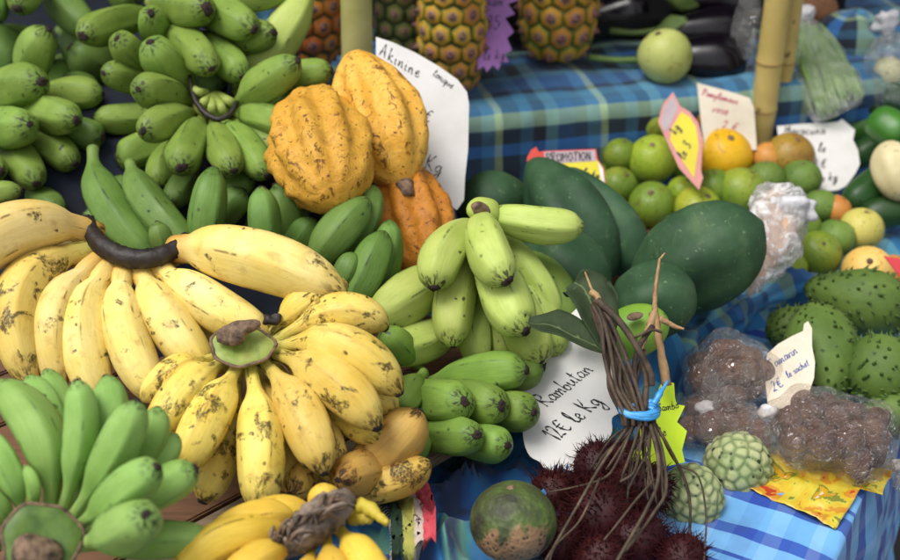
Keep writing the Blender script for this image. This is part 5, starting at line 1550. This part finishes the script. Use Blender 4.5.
# ------------------------------------------------------------------ plastic film
def film_mat(name, tint, opac=.22, rough=.10):
    k = NT(name)
    co = k.n('TexCoord').outputs['Object']
    n = k.noise(co, 60, 4, .6, 1.0)
    cr = k.math('ABSOLUTE', k.math('SUBTRACT', k.noise(co, 38, 3, .5, 1.6), .5))
    cr2 = k.math('ABSOLUTE', k.math('SUBTRACT', k.noise(co, 85, 3, .5, 1.2), .5))
    bn = k.n('Bump', {'Height': k.math('ADD', k.math('MINIMUM', cr, .12), k.math('MULTIPLY', k.math('MINIMUM', cr2, .1), .6)), 'Strength': 1.0, 'Distance': .03})
    tr = k.n('BsdfTransparent', {'Color': tint})
    gl = k.n('BsdfGlossy', {'Color': (1, 1, 1, 1), 'Roughness': rough, 'Normal': bn.outputs[0]})
    df = k.n('BsdfDiffuse', {'Color': (.8, .8, .8, 1)})
    fr = k.n('LayerWeight', {'Blend': .35, 'Normal': bn.outputs[0]})
    m1 = k.n('MixShader', {0: k.mr(fr.outputs['Facing'], 0, 1, .09, .34), 1: tr.outputs[0], 2: gl.outputs[0]})
    m2 = k.n('MixShader', {0: k.mr(n, .45, .75, opac * .2, opac), 1: m1.outputs[0], 2: df.outputs[0]})
    k.t.links.new(m2.outputs[0], k.out.inputs['Surface'])
    return k.m
MFILM = film_mat('clear_plastic_film', (.97, .94, .91, 1), .08)
MFILMW = film_mat('cloudy_plastic_film', (.95, .97, .95, 1), .28)
MKNOT = plain_mat('bunched_white_plastic', 'd6d4d6', .35, 'b8b6ba', 90, 120, .5, **{'Alpha': 1.0})
MTAM = fruit_mat('tamarind_pulp', [(0.3, '3e281e'), (0.55, '5c4034'), (0.8, '7a5c4e')], 40, '3a2218', .8, 90, .6, sscale=90, sdens=.3, spec=.15)
def bag_shell(root, c, axes, seed, crumple=.10, name='film', mat=None, nr=40, ns=56, freq=28):
    ax = [np.array(a) for a in axes]; c = np.array(c); V = []
    for i in range(nr + 1):
        th = math.pi * i / nr
        for j in range(ns):
            ph = 2 * math.pi * j / ns
            e = .8
            sg = lambda q: math.copysign(abs(q) ** e, q)
            d = sg(math.sin(th)) * sg(math.cos(ph)) * ax[0] + sg(math.sin(th)) * sg(math.sin(ph)) * ax[1] + sg(math.cos(th)) * ax[2]
            p = c + d
            n1 = fnoise(p, freq, seed); n2 = abs(fnoise(p, freq * 2.1, seed + 4)); n3 = abs(fnoise(p, freq * 4.2, seed + 7))
            V.append(d * (1 + crumple * n1 - crumple * .9 * (n2 - .2) + crumple * .4 * (n3 - .2)))
    return link(name, mesh_from(V, tube_faces(nr + 1, ns, False, False)), mat or MFILM, root, Vector(c) - Vector(root.location))
def tamarind_bag(px, py, d, rx, ry, rz, ang, seed, label, n, knot, ballgroup, balllabel, tail=None):
    c = D(px, py, d)
    c.z = max(c.z, TT + .016 + rz)
    ca, sa = math.cos(ang), math.sin(ang)
    ex = Vector((ca, sa, 0)); ey = Vector((-sa, ca, 0)); ez = Vector((0, 0, 1))
    root = empty('tamarind_bag', c - ez * rz, label, 'bag', 'clear bags of tamarind')
    r_ = random.Random(seed)
    placed = []
    tries = 0
    while len(placed) < n and tries < 6000:
        tries += 1
        q = Vector((r_.uniform(-1, 1), r_.uniform(-1, 1), r_.uniform(-1, 1)))
        if q.length > 1: continue
        s = r_.uniform(.015, .025)
        p = c + ex * q.x * (rx - s) + ey * q.y * (ry - s) + ez * q.z * max(.002, rz - s * .8)
        if any((p - o_).length < (s + s2) * .60 for o_, s2 in placed): continue
        placed.append((p, s))
        a1 = Vector((r_.uniform(-1, 1), r_.uniform(-1, 1), r_.uniform(-.4, .4))).normalized(); a2 = a1.orthogonal().normalized(); a3 = a1.cross(a2)
        o_ = lump('tamarind_lump', None, p, (a1 * s * r_.uniform(1.0, 1.25), a2 * s * .95, a3 * s * .95), MTAM, .13, 20, 14, seed + len(placed), 45)
        tag(o_, balllabel, 'tamarind', ballgroup)
    # film drawn tight over the lumps
    nr, ns = 52, 80
    RR = np.zeros((nr + 1, ns)); DIR = np.zeros((nr + 1, ns, 3))
    cen_ = np.array([tuple(o_ - c) for o_, s_ in placed]); rad_ = np.array([s_ * 1.34 for o_, s_ in placed])
    for i in range(nr + 1):
        th = math.pi * i / nr
        for j in range(ns):
            ph = 2 * math.pi * j / ns
            dv = np.array(ex) * (math.sin(th) * math.cos(ph)) + np.array(ey) * (math.sin(th) * math.sin(ph)) + np.array(ez) * math.cos(th)
            b_ = cen_ @ dv; disc = b_ ** 2 - (cen_ ** 2).sum(1) + rad_ ** 2
            ok = disc > 0
            RR[i, j] = (b_[ok] + np.sqrt(disc[ok])).max() if ok.any() else 0
            DIR[i, j] = dv
    for it in range(5):
        up_ = np.roll(RR, 1, 0); up_[0] = RR[0]; dn = np.roll(RR, -1, 0); dn[-1] = RR[-1]
        av = (up_ + dn + np.roll(RR, 1, 1) + np.roll(RR, -1, 1)) / 4
        RR = np.maximum(RR, av) if it < 3 else .5 * RR + .5 * np.maximum(av, RR * .98)
    V = []
    for i in range(nr + 1):
        for j in range(ns):
            p = DIR[i, j] * (RR[i, j] + .0012)
            w_ = np.array(c) + p
            V.append(p * (1.02 + .10 * abs(fnoise(w_, 45, seed)) + .05 * abs(fnoise(w_, 110, seed + 2))))
    link('film', mesh_from(V, tube_faces(nr + 1, ns, False, False)), MFILM, root, Vector(c) - Vector(root.location))
    if knot:
        kp = D(*knot)
        path = catmull([tuple(c + (kp - c) * .55), tuple(c + (kp - c) * .8), tuple(kp)], 6)
        v, f = tube_mesh(path, [min(ry, rz) * .7, min(ry, rz) * .35, .006], 22, .14, False, seed)
        link('neck', mesh_from(v - np.array(root.location), f), MFILM, root)
        lump('knot', root, kp, (Vector((.011, 0, 0)), Vector((0, .009, 0)), Vector((0, 0, .008))), MKNOT, .3, seed=seed, freq=120)
        if tail:
            v, f = tube_mesh(catmull([tuple(kp), D(*tail[0]), D(*tail[1])], 6), [.004, .012, .018], 14, .3, False, seed + 1)
            link('tail', mesh_from(v - np.array(root.location), f), MFILM, root)
    return root
tamarind_bag(730, 374, 1.57, .056, .050, .040, .3, 21, 'round clear bag of tamarind leaning on the bunched cloth', 34, (706, 408, 1.52), 'tamarind in the round bag', 'brown lump of tamarind inside the round bag by the bunched cloth')
tamarind_bag(722, 428, 1.52, .064, .040, .026, -.15, 22, 'flat clear bag of tamarind behind the custard apples', 24, (768, 412, 1.51), 'tamarind in the flat bag', 'brown lump of tamarind inside the flat bag behind the custard apples')
tamarind_bag(830, 440, 1.50, .080, .062, .036, -.30, 23, 'big clear bag of tamarind with a white knot at the table edge', 44, (893, 465, 1.50), 'tamarind in the big knotted bag', 'brown lump of tamarind inside the big knotted bag at the table edge', ((902, 470, 1.48), (915, 485, 1.46)))
# unseen tarpaulin and back sheet, both added to darken the rear
MTARP = plain_mat('green_tarpaulin', '2c4636', .7, '263c30', 6, 60, .2)
def tarp_fn(u, v):
    return (u, v, 2.28 + .10 * (v - 1.0) + .03 * math.sin(u * 3.1) + .02 * fnoise((u, v, 0), 2, 7))
o = sheet('added_canopy', tarp_fn, -2.4, 2.4, 1.95, 3.6, .12, MTARP)  # added above the frame, keeps sky and sun off the rear
tag(o, 'unseen green tarpaulin added overhead to darken the back of the stall', 'added_canopy')
def back_fn(u, v):
    return (u, 3.4 + .05 * math.sin(u * 9) + .03 * fnoise((u, v, 0), 3, 9), v)
o = sheet('added_back_sheet', back_fn, -2.4, 2.4, .02, 2.45, .08, plain_mat('unseen_dark_sheet', '14181c', .8, '1c2026', 5))  # added out of view so the eggplants reflect something dark
tag(o, 'unseen dark sheet added behind the stall for dark reflections', 'sheet')

# printed yellow paper under the bag
def yp_mat():
    k = NT('printed_yellow_paper')
    co = k.n('TexCoord').outputs['Object']
    n = k.noise(co, 26, 3, .55, .8)
    col = k.ramp(n, [(0.0, lin('a83c1c')), (.34, lin('c0862c')), (.42, lin('ccae30')), (.50, lin('c8b840')), (.555, lin('7a8030')), (.60, lin('c89a28')), (.66, lin('d0c8b0')), (.70, lin('3a2c1c')), (.74, lin('ccb030'))], 'CONSTANT')
    return k.finish(col, .35, k.noise(co, 30, 3), .3, .003)
YC = [P(742, 484, .02), P(836, 528, .02), P(876, 464, .02), P(784, 440, .02)]
V = []
N_ = 24
for i in range(N_ + 1):
    for j in range(N_ + 1):
        u, v_ = i / N_, j / N_
        p = (YC[0] * (1 - u) + YC[1] * u) * (1 - v_) + (YC[3] * (1 - u) + YC[2] * u) * v_
        s_, t_ = to_st(p.x, p.y)
        z = TT + .0165 + .010 * abs(fnoise((u, v_, 0), 4, 41)) + .005 * abs(fnoise((u, v_, 0), 9, 43))
        if s_ < .004:
            dz = min(.06, (.004 - s_) * 1.0)
            x_, y_ = ST(-.018 - .004 * abs(fnoise((u, v_, 0), 6, 5)), t_); p = Vector((x_, y_, 0)); z -= dz
        V.append(Vector((p.x, p.y, z)))
F = [(i * (N_ + 1) + j, (i + 1) * (N_ + 1) + j, (i + 1) * (N_ + 1) + j + 1, i * (N_ + 1) + j + 1) for i in range(N_) for j in range(N_)]
cen = sum(V, Vector()) / len(V)
o = link('yellow_paper', mesh_from([p - cen for p in V], F), yp_mat(), None, cen)
md = o.modifiers.new('thickness', 'SOLIDIFY'); md.thickness = .0005
tag(o, 'crumpled yellow printed wrapper under the big tamarind bag', 'wrapper')

# stitched trim on the batik cloth
MT_R = plain_mat('red_trim', 'b83040', .85, 'c85860', 90, 260, .3)
MT_W = plain_mat('cream_trim', 'c8b8a8', .85, 'b09c94', 90, 260, .3)
MT_G = plain_mat('green_trim', '2c4a30', .85, '1c2c24', 90, 260, .3)
MT_Y = plain_mat('yellow_trim', 'b0a850', .85, '8a9048', 90, 260, .3)
def trim(pts, w0, w1, mat, dz):
    arr = catmull(pts, 8)
    V = []
    for q in arr:
        d_ = 1.0
        for wv in np.linspace(w0, w1, 4):
            p = P(q[0] + wv, q[1] - abs(wv) * .05, .0)
            x_, y_ = p.x, p.y
            # drop on the cloth
            zz = 0.045
            for _ in range(6):
                p = P(q[0] + wv, q[1], zz); zz = batik_fn(p.x, p.y)[2] - TT
            mx = max(batik_fn(p.x + ax_, p.y + ay_)[2] for ax_ in (-.012, 0, .012) for ay_ in (-.012, 0, .012))
            V.append(Vector((p.x, p.y, mx + dz)))
    F = [(i * 4 + j, i * 4 + j + 1, i * 4 + j + 5, i * 4 + j + 4) for i in range(len(arr) - 1) for j in range(3)]
    return link('trim', mesh_from(V, F), mat, batik_o)
tp = [(384, 496), (398, 506), (408, 522), (410, 540), (410, 568)]
trim([(q[0] - 10, q[1] + 4) for q in tp], -8, 4, MT_G, .008)
trim(tp, -7, 5, MT_Y, .0086)
trim([(q[0] + 9, q[1] - 3) for q in tp], -5, 5, MT_W, .0092)
trim([(q[0] + 19, q[1] - 5) for q in tp], -6, 7, MT_R, .0098)
parts = []
arr = catmull([(q[0] - 20, q[1] + 4) for q in tp], 7)
for q in arr:
    zz = .045
    for _ in range(6):
        p = P(q[0], q[1], zz); zz = batik_fn(p.x, p.y)[2] - TT
    e = P(q[0] + 8, q[1] - 3, zz)
    parts.append(tube_mesh(np.array([(p.x, p.y, p.z + .005), ((p.x + e.x) / 2, (p.y + e.y) / 2, p.z + .0075), (e.x, e.y, p.z + .005)]), .0007, 5))
v, f = join(parts)
o = link('stitching', mesh_from(v, f), MT_W, batik_o); o['kind'] = 'stuff'

# ------------------------------------------------------------------ wrapped paper bag on the heap
MWRAP = fruit_mat('crumpled_wrapping', [(0.3, 'b48c70'), (0.55, 'd0b090'), (0.8, 'dcc8b4')], 22, None, .55, 40, .6)
root = empty('paper_bag', D(770, 250, 1.74), 'crumpled pinkish paper bag with a white twisted top beside the big papaya', 'bag')
path = catmull([D(*q) for q in ((776, 192, 1.78), (776, 215, 1.74), (776, 240, 1.71), (764, 268, 1.70), (748, 296, 1.69))], 8)
tt_ = np.linspace(0, 1, len(path))
V = []; ns = 40
tg, N, B = frames(path)
for i, p in enumerate(path):
    rad = np.interp(tt_[i], [0, .15, .35, .55, .8, 1], [.014, .034, .038, .030, .016, .004])
    for j in range(ns):
        a = 2 * math.pi * j / ns
        d_ = N[i] * math.cos(a) + B[i] * math.sin(a)
        q = p + d_ * rad
        V.append(q + d_ * rad * (.5 * fnoise(q, 38, 50) - .6 * abs(fnoise(q, 70, 51)) + .2) - np.array(root.location))
link('film', mesh_from(V, tube_faces(len(path), ns)), film_mat('milky_plastic_film', (.96, .95, .94, 1), .95, .2), root)
V2 = []
for i, p in enumerate(path):
    rad = .80 * np.interp(tt_[i], [0, .15, .35, .55, .8, 1], [.010, .030, .036, .028, .013, .002])
    for j in range(ns):
        a = 2 * math.pi * j / ns
        d_ = N[i] * math.cos(a) + B[i] * math.sin(a)
        q = p + d_ * rad
        V2.append(q + d_ * rad * (.22 * fnoise(q, 30, 55)) - np.array(root.location))
link('paper', mesh_from(V2, tube_faces(len(path), ns)), MWRAP, root)
lump('twisted_top', root, D(793, 208, 1.715), (Vector((.030, 0, .004)), Vector((0, .018, 0)), Vector((-.004, 0, .018))), MKNOT, .35, 30, 20, 7, 60)

# ------------------------------------------------------------------ eggplants and the dark crate behind
MEGG = plain_mat('black_eggplant_skin', '0c080e', .22, '140c18', 12, 60, .05, **{'Specular IOR Level': .5})
MCAL = fruit_mat('eggplant_calyx', [(0.3, '4a6430'), (0.6, '6c8444'), (0.85, '8a9a58')], 30, None, .6)
MBLK = plain_mat('black_crate_plastic', '0b0b0d', .5, '121214')
crate = empty('black_crate', (*tier_xy(0.42, 0.46), TT + TH + .006), 'low black plastic crate holding the dark eggplants', 'crate')
x, y = tier_xy(.42, .50); z0 = TT + TH + .006
bevel_box('crate_floor', (x, y, z0 + .006), (.62, .52, .010), rot2, MBLK, crate, .002)
for (du, dw, sx_, sy_) in ((-.31, 0, .012, .53), (.31, 0, .012, .53), (0, .265, .60, .012)):
    xx, yy = tier_xy(.42 + du, .50 + dw)
    bevel_box('crate_side', (xx, yy, z0 + .10), (sx_, sy_, .20), rot2, MBLK, crate, .002)
xx, yy = tier_xy(.42, .235)
bevel_box('crate_front', (xx, yy, z0 + .012), (.60, .010, .024), rot2, MBLK, crate, .002)
def eggplant(b, t, w, label, cal=True, stem_pts=None, seed=0, group=None):
    o = lathe_fruit('eggplant', b, t, w, MEGG, [(0, .25), (.05, .42), (.2, .62), (.45, .86), (.68, 1), (.85, .88), (.95, .55), (1, .08)], label, 'eggplant', group, None, 0, 0, .03, 8, seed, 32, 30)
    if cal:
        pb = Vector(D(*b)); ax = (Vector(D(*t)) - pb).normalized()
        x = ax.orthogonal().normalized(); y = ax.cross(x)
        R0 = .5 * w * m_per_px(b[2])
        V = []; ns = 20
        for z, rr in ((-.3, .12), (-.05, .30), (.15, .50), (.7, .66)):
            for j in range(ns):
                a = 2 * math.pi * j / ns
                k_ = 1.0 if z < .5 else .96
                zz = z + (.35 * math.cos(5 * a) if z > .5 else 0)
                V.append((x * math.cos(a) + y * math.sin(a)) * R0 * rr * k_ * 1.06 + ax * R0 * zz)
        link('calyx', mesh_from(V, tube_faces(4, ns, True, False)), MCAL, o)
        if stem_pts:
            v, f = tube_mesh(catmull([D(*q) for q in stem_pts], 6), [.006, .005, .0055], 9, .05)
            link('stem', mesh_from(v - np.array(o.location), f), MCAL, o)
    return o
eg = 'black eggplants in the crate'
eggplant((644, 60, 2.10), (748, 62, 2.10), 56, 'black eggplant with its green calyx beside the pale round eggplant', True, ((588, 57, 2.11), (615, 60, 2.10), (640, 60, 2.10)), 2)
eggplant((662, 32, 2.16), (752, 30, 2.18), 50, 'black eggplant with a long curved stem lying above the pale one', True, ((610, 31, 2.17), (636, 33, 2.16), (660, 30, 2.16)), 3)
eggplant((672, -4, 2.24), (760, 4, 2.28), 48, 'black eggplant with a broad calyx at the crate back', True, None, 4)
for k_, (a_, b_, w_) in enumerate((((585, 20, 2.30), (650, 10, 2.30), 50), ((600, 50, 2.26), (650, 45, 2.26), 46), ((700, 78, 2.12), (755, 76, 2.12), 34), ((560, -14, 2.4), (640, -20, 2.42), 50), ((700, -25, 2.4), (780, -20, 2.4), 50))):
    eggplant(a_, b_, w_, 'black eggplant in the shadow of the crate', False, None, 10 + k_, eg)
MPALE = fruit_mat('pale_eggplant_skin', [(0.3, '98a050'), (0.55, 'b8bc6c'), (0.8, 'ccc884')], 9, '7a5a30', .45, 60, .2, sscale=60, sdens=.12, blem=.6, blemc='8a6a34')
rf = round_fruit(665, 56, 26, 2.04, MPALE, (.0, .2), 1.08, 'round_eggplant', 'pale yellow green round eggplant on the shelf edge', 'eggplant')
# bamboo side: glossy film next to the pole
r0_ = empty('film_bag', D(742, 40, 2.10), 'crumpled clear film glinting between the eggplants and the bamboo pole', 'bag')
bag_shell(r0_, D(744, 42, 2.09), (Vector((.020, 0, 0)), Vector((0, .03, 0)), Vector((0, 0, .09))), 61, .25, 'film', MFILM, 30, 30, 40)

# ------------------------------------------------------------------ bag of green beans
MBEAN = fruit_mat('green_bean', [(0.3, '5c8038'), (0.6, '86a458'), (0.85, 'a8bc7c')], 14, None, .45)
rb = empty('bean_bag', D(826, 105, 2.04), 'clear plastic bag of long green beans tied with a white knot', 'bag')
kp = D(805, 14, 2.14)
path = catmull([tuple(kp), tuple(D(812, 36, 2.11)), tuple(D(824, 66, 2.08)), tuple(D(836, 98, 2.05)), tuple(D(842, 112, 2.05))], 8)
tg, N, B = frames(path); V = []; ns = 44
for i, p in enumerate(path):
    s = i / (len(path) - 1)
    rx_ = np.interp(s, [0, .1, .3, .6, .9, 1], [.006, .016, .036, .050, .055, .04])
    for j in range(ns):
        a = 2 * math.pi * j / ns
        d_ = N[i] * math.cos(a) * .55 + B[i] * math.sin(a)
        q = p + d_ * rx_
        V.append(q + d_ * rx_ * (.16 * fnoise(q, 34, 70) - .14 * abs(fnoise(q, 70, 71))) - np.array(rb.location))
link('film', mesh_from(V, tube_faces(len(path), ns, True, True)), MFILMW, rb)
lump('knot', rb, kp, (Vector((.016, 0, .004)), Vector((0, .012, 0)), Vector((0, 0, .012))), MKNOT, .3, seed=72, freq=100)
v, f = tube_mesh(catmull([tuple(kp), D(796, 4, 2.15), D(788, -8, 2.16)], 6), [.008, .012, .018], 14, .25, False, 9)
link('tail', mesh_from(v - np.array(rb.location), f), MKNOT, rb)
parts = []
for k_ in range(46):
    u = random.uniform(-1, 1); w_ = random.uniform(-.5, .5); a0 = random.uniform(.12, .3); a1 = random.uniform(.75, .97)
    pts = []
    for s in np.linspace(a0, a1, 5):
        i = int(s * (len(path) - 1))
        rx_ = np.interp(s, [0, .1, .3, .6, .9, 1], [.004, .012, .030, .043, .047, .036])
        pts.append(path[i] + B[i] * rx_ * u * .92 + N[i] * rx_ * .42 * w_ + np.array((random.uniform(-.002, .002),) * 3))
    parts.append(tube_mesh(catmull(pts, 4), np.array([.0025, .004, .0045, .004, .002]), 6))
v, f = join(parts)
o = link('green_beans', mesh_from(v, f), MBEAN); tag(o, 'mass of long green beans inside the knotted clear bag', 'beans', None, 'stuff')

# ------------------------------------------------------------------ cucumbers and squashes on the right
MCUC = fruit_mat('cucumber_skin', [(0.3, '2c5c1c'), (0.6, '3f7a26'), (0.85, '5a9034')], 12, '1e4414', .38, 70, .25, sscale=120, sdens=.2, spec=.45)
MCUD = fruit_mat('dark_cucumber_skin', [(0.3, '1e3a18'), (0.6, '2c4e22'), (0.85, '3f602c')], 12, '14280e', .42, 70, .25, sscale=120, sdens=.2)
CUC = [(0, .1), (.04, .5), (.12, .82), (.3, .97), (.5, 1), (.7, .97), (.88, .82), (.96, .5), (1, .1)]
for b, t, w, m, lab in (((812, 76, 2.12), (830, 120, 2.08), 36, MCUC, 'green cucumber standing between bean bag and torn white card'),
    ((872, 116, 2.02), (908, 142, 1.98), 40, MCUC, 'bright green cucumber above the pale squash'),
    ((842, 134, 2.12), (878, 122, 2.12), 24, MCUC, 'small green cucumber touching the bottom of the bean bag'),
    ((850, 160, 2.08), (886, 142, 2.08), 30, MCUD, 'dark cucumber end beside the torn white card'),
    ((846, 206, 1.94), (905, 164, 1.99), 36, MCUD, 'dark green cucumber lying under the pale squash'),
    ((860, 218, 1.93), (915, 205, 1.93), 34, MCUD, 'dark cucumber nearest the pale yellow round fruit'),
    ((880, 92, 2.10), (915, 100, 2.10), 34, MCUD, 'dark green cucumber under the clear bag of vegetables'),
    ((846, 96, 2.12), (880, 108, 2.12), 34, MCUD, 'dark cucumber behind the tip of the bean bag')):
    lathe_fruit('cucumber', b, t, w, m, CUC, lab, 'cucumber', None, None, 6, .02, .03, 20, int(b[0]), 28, 26)
MSQ = fruit_mat('pale_squash_skin', [(0.3, 'b8ac80'), (0.6, 'd0c498'), (0.85, 'dcd4b0')], 14, '8a7c50', .5, 70, .2, sscale=100, sdens=.2)
lathe_fruit('pale_squash', (886, 142, 1.93), (904, 200, 1.90), 46, MSQ, ROUND, 'pale cream ribbed squash beside the dark cucumbers', 'squash', None, None, 6, .04, .03, 20, 2)
# bag of vegetables far right and blue bundle
rv = empty('vegetable_bag', D(890, 80, 2.12), 'clear bag of vegetables with a white knotted top beyond the cucumbers', 'bag')
bag_shell(rv, D(893, 72, 2.10), (Vector((.045, 0, 0)), Vector((0, .05, 0)), Vector((0, 0, .06))), 81, .14, 'film', MFILMW)
lump('knot', rv, D(886, 24, 2.16), (Vector((.018, 0, -.01)), Vector((0, .012, 0)), Vector((.006, 0, .022))), MKNOT, .3, seed=82, freq=80)
lathe_fruit('turnip', (880, 84, 2.10), (900, 62, 2.10), 34, MSQ, ROUND, 'pale root vegetable inside the clear bag', 'vegetable')
lathe_fruit('leek', (868, 96, 2.11), (912, 70, 2.11), 18, MBEAN, CUC, 'green stalk vegetable inside the clear bag', 'vegetable')
# blue folded cloth bundle
V = []
cb = np.array(D(848, 50, 2.22))
nr, ns = 40, 60
for i in range(nr + 1):
    th = math.pi * i / nr
    for j in range(ns):
        ph = 2 * math.pi * j / ns
        d_ = np.array((math.sin(th) * math.cos(ph) * .085, math.sin(th) * math.sin(ph) * .07, math.cos(th) * .075))
        q = cb + d_
        V.append(d_ * (1 + .28 * fnoise(q, 13, 90) - .22 * abs(fnoise(q, 26, 91))))
uvb = [((i / nr) * .3, (j / ns) * .3) for i in range(nr + 1) for j in range(ns)]
o = link('cloth_bundle', mesh_from(V, tube_faces(nr + 1, ns, False, False), True, None, uvb), MCL_TIER, None, Vector(cb))
tag(o, 'bundled blue cloth behind the bag of green beans', 'cloth')
MBRN = fruit_mat('brown_root_skin', [(0.3, '5c3a26'), (0.6, '7c5236'), (0.85, '946a48')], 14, '3a2418', .7, 60, .4)
lathe_fruit('root_vegetable', (790, 4, 2.24), (838, 14, 2.22), 44, MBRN, ROUND, 'brown root vegetable behind the knot of the bean bag', 'vegetable', None, None, 0, 0, .1, 20, 4)
lathe_fruit('root_vegetable', (785, 30, 2.22), (806, 40, 2.20), 30, MBRN, ROUND, 'small brown root vegetable beside the slim bamboo pole', 'vegetable', None, None, 0, 0, .1, 20, 6)
# wooden crate under the papayas
wc = empty('fruit_crate', (.20, 1.60, TT + .008), 'low wooden crate under the papayas', 'crate')
for k_ in range(4):
    bevel_box('slat', (.20, 1.52 + k_ * .075, TT + .055), (.24, .068, .010), .12, MWOODB, wc, .002)
for u in (-.09, .09):
    bevel_box('bearer', (.20 + u, 1.63 + u * .12, TT + .029), (.03, .28, .04), .12, MWOODB, wc, .002)
